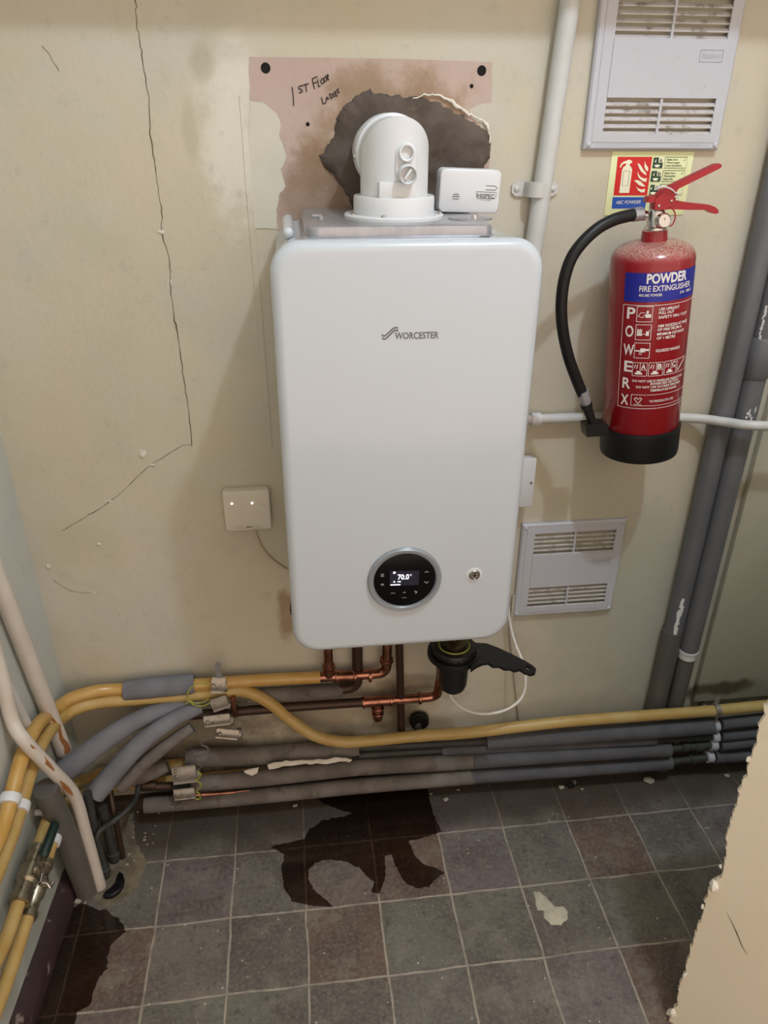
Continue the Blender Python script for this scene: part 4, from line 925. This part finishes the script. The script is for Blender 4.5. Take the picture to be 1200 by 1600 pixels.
for P, lb in zip(low_y, ('yellow pipe low on the left wall carrying the green-levered valve', 'lowest yellow pipe on the left wall, beside the skirting')):
    t_ = thing('gas_pipe', lb, 'pipe', P[2]); mb = MB(); mb.tube(sm(P, 8), .0125, 18); mb.build('yellow_length', 'ochre_pipe', t_)
lvalve(C_p[5]+(C_p[6]-C_p[5])*-.05, C_p[5]+(C_p[6]-C_p[5])*1.05, .0122, True, 'brass valve with a dark green lever grip on the left wall')
lvalve(D_p[5]+(D_p[6]-D_p[5])*-.06, D_p[5]+(D_p[6]-D_p[5])*1.0, .0105, False, 'small butterfly-handled valve nearest the skirting')
# white saddle clips on the left wall pipes
def lclip(px, py, off, r, label):
    c = atl(px, py, off); t = thing('pipe_clip', label, 'pipe clip', c, 'white clips on the left wall pipes')
    d = Vector((.08, 1, .0)); return c, t
for (pth, i, f, r, lb) in ((A_l, 4, .42, PR, 'white clip on the upper yellow pipe, left wall'), (B_l, 4, .42, PR, 'white clip on the second yellow pipe down, left wall'),
                        (C_p, 7, .10, .0125, 'white clip just above the green-levered valve'), (D_p, 6, .62, .0125, 'white clip just above the butterfly-handled valve')):
    a = pth[i].lerp(pth[i+1], f); d = (pth[i+1]-pth[i]).normalized()
    t = thing('pipe_clip', lb, 'pipe clip', a, 'white clips on the left wall pipes')
    mb = MB(); mb.lathe([(r+.0004, -.009), (r+.004, -.0085), (r+.0048, 0), (r+.004, .0085), (r+.0004, .009)], a, d, 24); mb.build('clip_band', 'plastic_white', t)
    n_ = Vector((-1, .08, 0)).normalized(); mb = MB(); mb.tube([a+n_*r, a+n_*(.024 if r > .014 else .030)], .007, 12); mb.build('clip_foot', 'plastic_white', t)

# copper return with its tee
KR = .0112
K = pl([(366, 1112), (465, 1104), (568, 1097), (590, 1095), (655, 1091), (683, 1088), (684, 1060)], 1.368)
cp = thing('copper_pipe', 'brown-to-bright copper pipe with a capped tee, leading to the black filter', 'pipe', K[2])
mb = MB(); mb.tube([K[0]-X*.10, K[0], K[1], K[2]], KR, 18); mb.build('tarnished_length', 'old_copper', cp)
e_up = at(684, 1040, y=1.30)
mb = MB(); mb.tube(bent([K[2], K[3], K[4], K[5], K[6]+Vector((0, -.03, .03)), Vector((.285, 1.26, .50))], .028), KR, 18)
for px in (568, 611, 656): p = at(px, 1097-(px-568)*.07, y=1.368); collar(mb, p, K[4]-K[2], KR*1.06, .0045)
mb.tube([at(569, 1097, y=1.368), at(612, 1094, y=1.368)], KR*1.16, 18); mb.build('bright_length', 'copper', cp)
tee = K[3]; mb = MB(); dn = Vector((0, -.10, -1)).normalized(); mb.tube([tee, tee+dn*.020], KR*1.1, 18); collar(mb, tee+dn*.021, dn, KR*1.1, .005); mb.tube([tee+dn*.021, tee+dn*.036], KR*.9, 18); collar(mb, tee+dn*.036, dn, KR*1.05, .004); mb.lathe([(KR*1.02, .036), (KR*1.02, .052), (KR*.85, .056), (.001, .056)], tee, dn, 18)
mb.build('capped_tee', 'copper', cp)
# dark drop pipe that turns into the grey sleeve behind the yellow pipe
dp = thing('insulated_pipe', 'dark pipe dropping from the boiler into a grey sleeve behind the yellow pipe', 'pipe', (.1, 1.385, .36))
D_ = [at(558, 1000, y=1.382)+Z*.06, at(560, 1050, y=1.382), at(556, 1074, y=1.385), at(520, 1078, y=1.386)]
mb = MB(); mb.tube(bent([D_[0], at(559, 1074, y=1.384), D_[3]], .03), .0125, 18); mb.build('drop_length', 'old_copper', dp)
mb = MB(); q = pl([(388, 1088), (440, 1085), (535, 1079)], 1.386); mb.tube(q, .0175, 20); mb.build('foam_sleeve', 'foam_grey', dp)
# thin brown vertical pipe and the capped black stub by the wall
vp = thing('copper_pipe', 'thin brown vertical pipe dropping from the boiler to behind the yellow pipe', 'pipe', at(627, 1135, y=1.375))
mb = MB(); a, b = at(624, 1006, y=1.362), at(627, 1140, y=1.372); mb.tube([a+Z*.06, a, b, b-Z*.03], .0092, 16); mb.build('pipe_length', 'old_copper', vp)
st = thing('waste_stub', 'black round pipe stub low on the wall under the filter', 'pipe', at(655, 1126, y=1.39))
mb = MB(); c = at(655, 1125, y=1.392); mb.lathe([(.022, .013), (.022, .004), (.0245, .003), (.0245, -.006), (.019, -.007), (.017, -.001), (.002, -.001)], c, (0, -1, -.12), 28); mb.build('stub_socket', 'black_satin', st)
mb = MB(); mb.tube(sm([c+Vector((-.002, .004, -.002)), c+Vector((-.004, -.010, -.006)), c+Vector((-.006, -.014, -.022)), c+Vector((-.006, -.012, -.050))], 5), .0095, 16); mb.build('stub_elbow', 'dark_pipe', st)

# ---- four long insulated runs, foam sleeves with bare stretches at the clip bracket on the right
def run(label, left, lr, bare, br, right, rr_, mL='foam_grey', mM=None, midf=None):
    t = thing('insulated_pipe', label, 'pipe', left[0])
    mb = MB(); mb.tube(sm(left, 6), lr, 22); mb.build('foam_sleeve', mL, t)
    if midf: mb = MB(); mb.tube(sm(midf, 6), lr*.97, 22); mb.build('foam_sleeve', mM or mL, t)
    mb = MB(); mb.tube(bare, br, 16)
    mid = bare[len(bare)//2]; mb.build('copper_length', 'dark_pipe', t)
    right = right+[Vector((1.60, right[-1].y, right[-1].z+(right[-1].z-right[0].z)*.5))]; mb = MB(); mb.tube(right, rr_, 22); mb.build('foam_sleeve', 'foam_dark', t)
    return t
y1, y2, y3, y4 = 1.366, 1.362, 1.350, 1.338
g1 = run('topmost of the long grey insulated pipes, ending dark at the right', pl([(291, 1184), (400, 1180), (520, 1171), (560, 1166)], y1), .0225,
    sm(pl([(290, 1184), (560, 1168), (800, 1156), (960, 1145), (1110, 1136)], [y1, y1, 1.350, 1.328, 1.322]), 6), .0105, pl([(1126, 1131), (1190, 1124), (1250, 1118)], 1.321), .0165, midf=pl([(760, 1158), (900, 1149), (1030, 1140), (1112, 1134)], [1.354, 1.335, 1.324, 1.322]), mM='foam_dark')
g2 = run('second of the long insulated pipes, its dark sleeve stopping short of the bracket', pl([(690, 1172), (800, 1167), (900, 1162), (1024, 1156)], [y2, 1.348, 1.334, 1.323]), .0135,
    sm(pl([(560, 1180), (690, 1172), (800, 1167), (900, 1162), (1024, 1156), (1112, 1151)], [y2, y2, 1.348, 1.334, 1.323, 1.322]), 6), .0095, pl([(1126, 1149), (1190, 1143), (1250, 1138)], 1.321), .0155, mL='foam_dark')
g3 = run('third of the long grey insulated pipes, with an oval sleeve joint', pl([(300, 1226), (440, 1212), (560, 1199), (700, 1191), (776, 1186)], y3), .0205,
    sm(pl([(215, 1230), (300, 1226), (560, 1199), (776, 1186), (900, 1178), (1045, 1170), (1112, 1163)], [y3, y3, y3, 1.342, 1.328, 1.320, 1.320]), 6), .0105, pl([(1124, 1164), (1190, 1156), (1250, 1149)], 1.320), .0165, midf=pl([(740, 1189), (900, 1178), (1046, 1170)], [1.345, 1.328, 1.320]), mM='foam_dark')
g4 = run('lowest of the long grey insulated pipes, nearest the floor tiles', pl([(226, 1258), (330, 1250), (440, 1240), (560, 1228), (740, 1213)], y4), .0195,
    sm(pl([(226, 1258), (740, 1213), (900, 1202), (1048, 1190), (1104, 1183)], [y4, y4, 1.326, 1.318, 1.318]), 6), .0105, pl([(1116, 1183), (1170, 1180), (1240, 1174)], 1.318), .0165, midf=pl([(735, 1213), (900, 1202), (1048, 1191)], [y4, 1.326, 1.318]), mM='foam_dark')
for px, py, y_, g in ((1090, 1166, 1.320, g3), (1070, 1167, 1.320, g3), (1082, 1186, 1.318, g4)):
    mb = MB(); mb.tube([at(px-5, py+.3, y=y_), at(px+5, py-.3, y=y_)], .0135, 16); mb.build('pipe_coupling', 'dark_pipe', g)
# torn pale tape along the third sleeve
mb = MB(); P = [at(*q, y=1.327) for q in ((418, 1194), (440, 1191), (470, 1189), (505, 1188), (530, 1185), (550, 1187), (546, 1192), (528, 1190), (505, 1193), (470, 1195), (446, 1198), (420, 1203))]
mb.prism([p+Vector((0, mnoise.noise(p*60)*.006, 0)) for p in ragged(P, .006, .0012, 21)], (0, .003, 0)); tag(mb.build('torn_tape', 'white_plaster'), 'torn strip of pale tape hanging on the grey insulation', 'tape')
mb = MB(); P = [at(*q, y=1.325) for q in ((381, 1205), (404, 1200), (402, 1208), (394, 1212), (384, 1209))]
mb.prism(ragged(P, .004, .001, 23), (0, .003, 0)); tag(mb.build('torn_tape', 'white_plaster'), 'small torn scrap of tape left of the longer strip', 'tape')
# clip bracket on the right
bk = thing('pipe_bracket', 'white multi-pipe clip bracket holding the runs at the right of the wall', 'pipe clip', at(1118, 1130, y=1.38))
mb = MB(); P = [at(1112, 1092, y=1.349), at(1128, 1092, y=1.349), at(1128, 1118, y=1.334), at(1124, 1124, y=1.334), at(1112, 1122, y=1.334)]
a = at(1119, 1110, y=1.321)
mb.lathe([(PR+.0004, -.007), (PR+.004, -.006), (PR+.004, .006), (PR+.0004, .007)], a, X, 24); mb.box(a+Vector((.001, .008, .022)), (.014, .006, .024), .002); bkt = mb.build('clip_ring', 'clamp_alu', bk)
for px, py, y_, r in ((1117, 1134, 1.322, .0115), (1117, 1151, 1.322, .0105), (1114, 1163, 1.320, .0125), (1108, 1182, 1.318, .0125)):
    a = at(px, py, y=y_); mb = MB(); mb.lathe([(r, -.009), (r+.0035, -.008), (r+.0035, .008), (r, .009)], a, X, 22); mb.build('clip_ring', 'plastic_grey_white', bk)
mb = MB(); mb.bx((a.x-.004, 1.340, .03), (a.x+.006, WALL, .19)); mb.build('back_bar', 'clamp_alu', bk)

# ---- diagonal foam-wrapped pipes turning down through the floor in the left corner
def foam(label, pts, r, m, tp=.68):
    t = thing('insulated_pipe', label, 'pipe', pts[0])
    P = sm(pts, 8); d = (P[0]-P[1]).normalized()
    mb = MB(); mb.tube(P, [r*(1-(1-tp)*i/(len(P)-1)) for i in range(len(P))], 26, cap=False)
    mb.lathe([(r, 0), (r*.96, .0015), (r*.62, .0015), (r*.60, -.012), (.001, -.012)], P[0], d, 26); mb.lathe([(r*tp, 0), (r*.5, .001), (.001, .001)], P[-1], (P[-1]-P[-2]), 26)
    mb.build('foam_sleeve', m, t); return t
f1 = foam('thick blue-grey foam pipe sloping up behind the white pipes', [at(100, 1206, y=1.245), at(170, 1152, y=1.30), at(232, 1118, y=1.335), at(296, 1103, y=1.362)], .0255, 'foam_blue')
f2 = foam('blue-grey foam pipe with its open end hanging in front', [at(148, 1241, y=1.235), at(213, 1168, y=1.285), at(262, 1130, y=1.315), at(312, 1104, y=1.350)], .0235, 'foam_blue')
f3 = foam('grey foam pipe sloping below the open-ended one', [at(188, 1228, y=1.275), at(240, 1180, y=1.300), at(300, 1136, y=1.330)], .0185, 'foam_grey')
f4 = foam('short grey foam offcut pipe left of the lower earth clamps', [at(206, 1216, y=1.332), at(240, 1205, y=1.342), at(262, 1196, y=1.348)], .0215, 'foam_grey')
# big grey pipe standing in the corner
bp = thing('waste_pipe', 'fat dark grey pipe leaning into the floor beside the left skirting', 'pipe', at(131, 1388, y=1.165))
P = [at(70, 1232, y=1.125), at(104, 1305, y=1.150), at(133, 1385, y=1.165)]; P[-1].z = max(P[-1].z, 0)
P.append(P[-1]+(P[-1]-P[-2]).normalized()*.02)
mb = MB(); mb.tube(sm(P, 8), .0235, 28, cap=False); d_ = (P[0]-P[1]).normalized(); mb.lathe([(.0235, 0), (.0215, .0005), (.0215, -.04), (.001, -.04)], P[0], d_, 28); mb.build('pipe_length', 'soil_dark', bp)
# white painted pipes on the left wall
W1 = [atl(0, 915, .020), atl(100, 1173, .020)]; dW = (W1[1]-W1[0]).normalized()
wq = thing('white_pipe', 'white painted pipe on the left wall with a sawn-off rusty lower end', 'pipe', W1[1])
mb = MB(); mb.tube([W1[0]-dW*.9, W1[0], W1[1]], .0165, 24); ww = mb.build('pipe_length', 'pink_white_paint', wq)
P = []
def onpipe(a, b, r, t, ang, ref):
    d = (b-a).normalized(); u = (ref-d*ref.dot(d)).normalized(); w = d.cross(u); return a.lerp(b, t)+(u*math.cos(ang)+w*math.sin(ang))*(r+.0006)
ref = -ray(60, 1150).normalized()
rg = random.Random(5); mb = MB(); st0 = [(.70, .10), (.76, -.15), (.82, -.40), (.88, -.20), (.94, -.5), (.985, -.4)]
wid = [.10, .35, .45, .5, .7, 1.0]
V = []
for (t, a), w_ in zip(st0, wid):
    for s_ in range(7): V.append(onpipe(W1[0], W1[1], .0165, t, a+(s_/6-.5)*w_+.12*mnoise.noise(Vector((t*30, s_, 0))), ref))
mb.add(V, [(i*7+k, i*7+k+1, i*7+k+8, i*7+k+7) for i in range(5) for k in range(6)]); mb.build('rust_patch', 'rust', ww)
wf = at(157, 1386, z=0.0); yw = wf.y
W2 = [atl(-60, 830, .020), atl(0, 1047, .020), atl(18, 1122, .020), at(38, 1157, y=1.11), at(80, 1202, y=yw-.04), at(116, 1243, y=yw-.006), at(134, 1302, y=yw), wf]
w2 = thing('white_pipe', 'cranked white pipe with rust flakes running down into the floor', 'pipe', wf)
mb = MB(); mb.tube(sm(W2, 10), .0128, 24); wz = mb.build('pipe_length', 'pink_white_paint', w2)
for (a, b, t0, t1, a0) in ((W2[3], W2[4], .05, .95, -.2), (W2[4], W2[5], .25, .8, .1)):
    mb = MB(); V = []
    for i in range(7):
        t = t0+(t1-t0)*i/6; w_ = .5*math.sin(math.pi*(i+.3)/6.6)+.08
        for s_ in range(6): V.append(onpipe(a, b, .0128+.0012, t, a0+(s_/5-.5)*w_+.1*mnoise.noise(Vector((t*20, s_, 2))), ref))
    mb.add(V, [(i*6+k, i*6+k+1, i*6+k+7, i*6+k+6) for i in range(6) for k in range(5)]); mb.build('rust_patch', 'rust', wz)
mb = MB(); P = [atl(-60, 960, .012), atl(0, 1050, .012), atl(42, 1133, .012), atl(60, 1165, .012)]
tag(mb.tube(sm(P, 6), .010, 18).build('white_pipe', 'white_pipe_paint'), 'slim white pipe lying flat on the left wall between the two larger ones', 'pipe')
# dark pipes standing in the hole in the floor
def stub(label, pts, r, m, ring=True):
    t = thing('floor_pipe', label, 'pipe', pts[-1], 'dark pipes rising from the floor in the left corner'); mb = MB(); mb.tube(sm(pts, 6), r, 16); mb.build('pipe_length', m, t)
    if ring:
        p = pts[-1]; mb = MB(); mb.lathe([(r, .012), (r*1.35, .014), (r*1.35, .030), (r, .032)], p, Z, 16); mb.build('pipe_socket', 'dark_pipe', t)
def fpt(px, py, dz=0): return at(px, py, z=0)
p_a = fpt(166, 1370); stub('black pipe rising beside the cranked white pipe', [at(136, 1238, y=p_a.y+.01), at(150, 1310, y=p_a.y+.005), p_a], .0095, 'dark_pipe')
p_b = fpt(180, 1345); stub('greenish stub pipe second from the cranked white pipe', [at(160, 1262, y=p_b.y-.005), at(170, 1305, y=p_b.y), p_b], .0105, 'dark_pipe')
p_c = fpt(192, 1340); stub('thin bent pipe farthest from the cranked white pipe', [at(172, 1236, y=p_c.y+.03), at(180, 1280, y=p_c.y), p_c], .0070, 'old_copper', False)
mb = MB(); mb.tube(sm([at(216, 1228, y=1.315), at(213, 1245, y=1.29), at(200, 1264, y=1.25), at(176, 1284, y=1.225), at(156, 1298, y=1.20), at(150, 1312, y=1.19)], 8), .0062, 14); tag(mb.build('grey_cable', 'dark_pipe'), 'grey cable looping from the pipe runs towards the floor hole', 'cable')

# ---- earth bonding clamps and their wires
def clamp(label, px, py, y, w, h, tilt, pr, screws=1, strip=None):
    h *= 1.3; c = at(px, py, y=y); t = thing('earth_clamp', label, 'earth clamp', c, 'metal earth clamps on the pipes left of the boiler')
    R_ = Matrix.Rotation(math.radians(tilt), 3, 'Y') @ Matrix.Rotation(math.radians(-18), 3, 'X')
    mb = MB(); n = 10; prof = []
    for i in range(n+1):
        z_ = h*(.5-i/n); prof.append((z_, -.004*math.cos(math.pi*(i/n-.5))-(.002 if i in (0, n) else 0)))
    mb.loft([[c+R_ @ Vector((sx, d, z_)) for z_, d in prof]+[c+R_ @ Vector((sx, d+.0016, z_)) for z_, d in reversed(prof)] for sx in (-w/2, w/2)])
    for s_ in (-1, 1): mb.box(c+R_ @ Vector((s_*w/2, .004, 0)), (.0018, .010, h*.7), .0004, rot=R_)
    mb.build('tag_plate', 'clamp_alu', t)
    mb = MB(); mb.lathe([(pr, -.005), (pr+.0016, -.005), (pr+.0016, .005), (pr, .005)], at(px+w*380, py, y=y+pr+.004), X, 24, False); mb.build('clamp_band', 'clamp_alu', t)
    for k in range(screws):
        q = c+R_ @ Vector((-w*.34, -.005, h*(.28-.32*k) if screws > 1 else 0)); dn = R_ @ Vector((0, -1, 0))
        mb = MB(); mb.lathe([(.0042, 0), (.0042, .003), (.003, .0042), (.001, .0042)], q, dn, 12); mb.build('clamp_screw', 'nickel', t)
    return t
clamp('upper silver earth clamp on the yellow pipe with an upright tongue', 341, 1070, 1.350, .030, .030, 8, .0148)
ttt = at(341, 1045, y=1.352); tg = MB(); tg.prism([ttt+Vector((-.0065, 0, -.026)), ttt+Vector((.0065, 0, -.026)), ttt+Vector((.0058, 0, .012)), ttt+Vector((.003, 0, .018)), ttt+Vector((-.003, 0, .018)), ttt+Vector((-.0058, 0, .012))], (0, .0016, 0))
cl_ob = [o for o in bpy.data.objects if o.name.startswith('earth_clamp')][-1]; tg.build('strap_tongue', 'bare_steel', cl_ob)
clamp('tilted earth clamp just below the upper yellow pipe clamp', 343, 1099, 1.335, .038, .024, -18, .012)
clamp('pale bright earth clamp in the middle of the upper cluster', 339, 1125, 1.325, .058, .021, -3, .0125)
clamp('dull brown earth clamp at the bottom of the upper cluster', 355, 1146, 1.335, .050, .020, 14, .0125)
clamp('large two-screw earth clamp on the grey insulated runs', 288, 1210, 1.316, .054, .034, -3, .012, 2)
clamp('lower earth clamp hanging beneath the large two-screw one', 288, 1240, 1.312, .048, .022, -2, .012)
mb = MB(); p = at(366, 1104, y=1.345); mb.lathe([(.0125, -.006), (.0145, -.005), (.0145, .005), (.0125, .006)], at(368, 1111, y=1.366), X, 20); mb.box(p+Vector((0, 0, .004)), (.011, .012, .050), .001)
tag(mb.build('pipe_clip', 'copper'), 'copper clip at the left end of the brown copper pipe', 'pipe clip')
def wire(label, pts, m, r=.0016):
    tag(MB().tube(sm(pts, 8), r, 8).build('earth_wire', m), label, 'wire', 'earth wires between the clamps')
wire('yellow-green earth wire looping left of the uppermost clamp', [at(*q, y=y) for q, y in (((332, 1072), 1.345), ((312, 1068), 1.342), ((297, 1076), 1.340), ((293, 1088), 1.338), ((300, 1097), 1.336), ((314, 1098), 1.335), ((326, 1092), 1.335))], 'wire_green')
wire('second earth wire just under the yellow-green loop', [at(*q, y=1.334) for q in ((328, 1098), (318, 1103), (304, 1102), (296, 1096), (290, 1100))], 'wire_green')
wire('earth wire hooking round below the pale clamp', [at(*q, y=y) for q, y in (((316, 1128), 1.320), ((307, 1136), 1.318), ((306, 1146), 1.318), ((315, 1155), 1.320), ((330, 1154), 1.322), ((340, 1147), 1.326))], 'wire_grey')
wire('earth wire hanging from the dull clamp to the large clamp', [at(*q, y=y) for q, y in (((316, 1156), 1.320), ((315, 1164), 1.318), ((324, 1168), 1.316), ((327, 1178), 1.314), ((322, 1190), 1.313), ((312, 1200), 1.312), ((307, 1203), 1.312))], 'wire_grey')
wire('green earth wire curling beside the two lower clamps', [at(*q, y=1.306) for q in ((308, 1205), (314, 1210), (310, 1217), (306, 1219), (313, 1224), (314, 1230), (307, 1236), (312, 1241), (312, 1248), (306, 1249))], 'wire_green')
mb = MB(); P = pl([(306, 1242), (330, 1241), (358, 1239), (390, 1235)], 1.318); mb.tube(P, [.0048, .0048, .0040, .0015], 14); tag(mb.build('copper_pipe', 'copper'), 'bare orange copper showing between the two lowest grey sleeves', 'pipe')
mb = MB(); mb.tube(pl([(214, 1229), (240, 1229), (268, 1228)], 1.338), .0088, 16); mb.tube(pl([(222, 1227), (244, 1227)], 1.336), .0108, 16); tag(mb.build('pipe_joint', 'old_copper'), 'bare brown pipe joint left of the large earth clamp', 'pipe')
mb = MB(); P = [at(*q, y=1.305) for q in ((266, 1250), (270, 1261), (282, 1252), (276, 1262), (292, 1254))]; mb.tube(P, .0014, 6); tag(mb.build('foil_scrap', 'chrome'), 'scrap of crumpled shiny foil under the lowest earth clamp', 'foil')

# ------------------------------------------------------------------ magnetic filter, its spanner and cable
fc_ = at(709, 1040, y=1.25); fx, fy = fc_.x, 1.25
ztop = at(705, 1002, y=1.25).z; zmid = at(705, 1038, y=1.20).z; zbot = at(711, 1089, y=1.225).z
mf = thing('system_filter', 'black pot-shaped filter hanging under the boiler', 'filter', (fx, fy, zbot))
hz = ztop-zbot
mb = MB(); mb.lathe([(.006, 0), (.020, .002), (.027, .009), (.0305, .020), (.0325, hz*.55), (.033, hz*.62)], (fx, fy, zbot), Z, 40); mb.build('filter_pot', 'black_plastic', mf)
mb = MB(); mb.lathe([(.033, hz*.56), (.043, hz*.60), (.047, hz*.68), (.048, hz*.86), (.045, hz*.92), (.030, hz*.93)], (fx-.002, fy, zbot), Z, 40)
for k in range(20):
    a = 2*math.pi*k/20; mb.tube([(fx-.002+.0475*math.cos(a), fy+.0475*math.sin(a), zbot+hz*.66), (fx-.002+.0475*math.cos(a), fy+.0475*math.sin(a), zbot+hz*.86)], .0022, 8)
mb.build('lid_nut', 'black_plastic', mf)
mb = MB(); mb.lathe([(.026, hz*.92), (.026, hz*.99), (.020, hz*1.02), (.010, hz*1.02), (.010, hz*1.25)], (fx-.002, fy, zbot), Z, 28); mb.build('filter_neck', 'brass', mf)
mb = MB(); mb.lathe([(.0300, hz*.925), (.0325, hz*.945), (.0340, hz*.925)], (fx-.002, fy, zbot), Z, 40, False); mb.build('seal_ring', 'wire_green', mf)
# spanner lying over the filter lid
zs = zbot+hz*.80
top_ = [(742, 1004), (760, 1005), (779, 1012), (800, 1022), (820, 1032), (833, 1040)]
end_ = [(838, 1045), (836, 1051), (829, 1053)]
bot_ = [(820, 1050), (812, 1045), (804, 1047), (797, 1044), (788, 1044), (780, 1040), (770, 1040), (763, 1035), (754, 1036), (745, 1040), (735, 1047)]
def spp(q): return at(*q, z=zs)
hole = [(821, 1041), (825, 1040), (830, 1043), (828, 1046), (822, 1045)]
P = [spp(q) for q in top_+end_+bot_]
out = P[:]; hp_ = [spp(q) for q in hole]
sp_ = thing('filter_spanner', 'black plastic spanner with wavy grip hooked on the filter, pointing right', 'spanner', (fx, fy, zs))
# outline with the eye cut through: join the eye to the outline by a slit
i0 = len(top_)+1
loopP = P[:i0+1]+[hp_[3], hp_[2], hp_[1], hp_[0], hp_[4], hp_[3]]+P[i0:]
bm = bmesh.new(); mb = MB(); mb.prism(loopP, (0, 0, -.007)); mb.build('grip_handle', 'black_plastic', sp_)
mb = MB(); mb.lathe([(.0495, -.010), (.0560, -.010), (.0570, -.006), (.0560, .002), (.0495, .002)], (fx-.002, fy, zs), Z, 40, False); mb.build('jaw_ring', 'black_plastic', sp_)
mb = MB(); q0 = [(795, 958), (799, 985), (806, 1008), (815, 1030), (821, 1056), (818, 1084), (803, 1102), (778, 1113), (748, 1115), (722, 1106), (706, 1091), (702, 1080)]
yq = [1.385, 1.380, 1.365, 1.34, 1.32, 1.31, 1.30, 1.30, 1.30, 1.29, 1.275, 1.268]
mb.tube(sm([Vector((.428, 1.390, .822)), Vector((.430, 1.390, .74))]+[at(*q, y=y) for q, y in zip(q0, yq)], 8), .0034, 12); tag(mb.build('white_cable', 'cable_white'), 'white cable hanging in a loop below the filter and spanner', 'cable')
mb = MB(); a = at(797, 985, y=1.399); b = at(812, 1125, y=1.399); mb.tube([a+Z*.1, a, b], .0032, 10); tag(mb.build('painted_cable', 'cream_wall'), 'thin cable painted over on the wall behind the white cable loop', 'cable')

# ------------------------------------------------------------------ water, rubble and scraps on the floor
PW = lambda X_, Y_: (400+X_*.5, 1180+Y_*.5)
W_ = [(45, 290), (60, 280), (105, 272), (150, 262), (165, 235), (205, 205), (280, 190), (300, 180), (265, 172), (215, 152), (190, 135), (260, 120), (345, 110), (440, 104), (536, 104), (546, 150), (560, 200), (580, 240), (520, 258), (478, 268),
      (490, 290), (500, 320), (530, 345), (560, 350), (588, 365), (560, 390), (540, 410), (500, 418), (470, 400), (455, 380), (435, 340), (425, 310), (402, 316), (405, 380), (385, 435), (362, 428), (368, 395), (345, 375), (320, 352), (280, 332), (230, 325), (185, 335), (165, 360), (165, 390), (185, 425), (215, 450), (240, 470), (200, 473), (150, 465), (115, 455), (85, 410), (78, 350), (90, 310), (70, 300)]
pd = MB().sheet(ragged([at(*PW(*q), z=.0009) for q in W_], .004, .0035, 31, 'xy')).build('water_puddle', 'water'); tag(pd, 'dark C-shaped wet patch on the tiles below the boiler', 'water')
PV = lambda X_, Y_: (X_/3, 1200+Y_/3)
V_ = [(320, 660), (400, 640), (480, 664), (560, 700), (590, 770), (530, 820), (500, 890), (510, 940), (460, 1000), (440, 1060), (420, 1110), (360, 1150), (340, 1260), (150, 1260), (190, 1060), (230, 900), (270, 780)]
tag(MB().sheet(ragged([at(*PV(*q), z=.0009) for q in V_], .006, .006, 37, 'xy')).build('water_puddle', 'water'), 'long dark wet patch on the floor beside the left skirting', 'water')
S_ = [(868, 425), (885, 426), (905, 440), (925, 462), (940, 478), (962, 474), (974, 490), (972, 512), (950, 532), (922, 530), (900, 505), (898, 486), (880, 485), (874, 460)]
P = ragged([at(*PW(*q), z=.0004) for q in S_], .004, .002, 41, 'xy'); c_ = sum(P, Vector())/len(P)
mb = MB(); mb.loft([P, [c_+(p-c_)*.85+Z*.0022 for p in P], [c_+(p-c_)*.4+Z*(.0034+.001*mnoise.noise(p*90)) for p in P], [c_+(p-c_)*.02+Z*.0034 for p in P]], cap=False); tag(mb.build('plaster_splat', 'splat'), 'pale dried plaster splat on a dark tile at the right', 'plaster')
for px, py, r, lb in ((1014, 1219, .0125, 'largest plaster lump, at the foot of the right-hand pipes'), (878, 1230, .007, 'flat grey chip left of the black chip by the pipes'), (897, 1222, .006, 'upright crumb just behind the flat grey chip'), (910, 1233, .004, 'tiny pale crumb right of the black chip'),
                      (1136, 1212, .0065, 'white crumb by the broken wall corner'), (1105, 1294, .005, 'white flake lying alone on a right-hand tile'), (697, 1249, .006, 'rounded pebble of plaster right of the big wet patch'), (716, 1234, .004, 'thin pale sliver under the lowest grey pipe'), (674, 1240, .0035, 'small white grain at the edge of the wet patch'),
                      (461, 1258, .005, 'plaster crumb left of the big wet patch under the pipes'), (122, 1408, .007, 'cream splinter beside the fat grey pipe')):
    c_ = at(px, py, z=r*.45); mb = MB(); mb.ball(c_, r, 10, (1.2, .9, .55)); mb.v = [v+mnoise.noise_vector(v*140+Vector((px, 0, 0)))*r*.5 for v in mb.v]; mb.v = [Vector((v.x, v.y, max(v.z, .0003))) for v in mb.v]
    tag(mb.build('plaster_crumb', 'rubble'), lb, 'rubble')
c_ = at(892, 1227, z=.006); mb = MB(); mb.box(c_, (.016, .012, .012), .002); tag(mb.build('black_chip', 'black_plastic'), 'black chip among the crumbs under the right-hand pipes', 'rubble')
K_ = [(485, 610), (492, 595), (520, 575), (545, 545), (553, 510), (562, 497), (578, 505), (586, 530), (580, 560), (560, 590), (530, 612), (500, 616)]
P = [at(*PV(*q), z=.001) for q in K_]; c_ = sum(P, Vector())/len(P)
mb = MB(); mb.loft([P, [p+Z*.008 for p in P], [c_+(p-c_)*.8+Z*.010 for p in P], [c_+(p-c_)*.7+Z*.006 for p in P]]); tag(mb.build('pipe_offcut', 'black_satin'), 'black crescent-shaped plastic offcut beside the white pipe foot', 'offcut')

rg = random.Random(11)
for k in range(18):                # fine debris round the pipe feet
    px, py = rg.uniform(196, 262), rg.uniform(1262, 1352)
    r = rg.uniform(.0016, .0034); c_ = at(px, py, z=r*.5); mb = MB(); mb.ball(c_, r, 8, (1.2, .9, .6)); mb.v = [v+mnoise.noise_vector(v*260+Vector((k, 0, 0)))*r*.5 for v in mb.v]
    tag(mb.build('plaster_crumb', 'rubble'), 'tiny pale crumb scattered on the floor beside the left corner pipe feet', 'rubble', 'fine crumbs by the corner pipes')
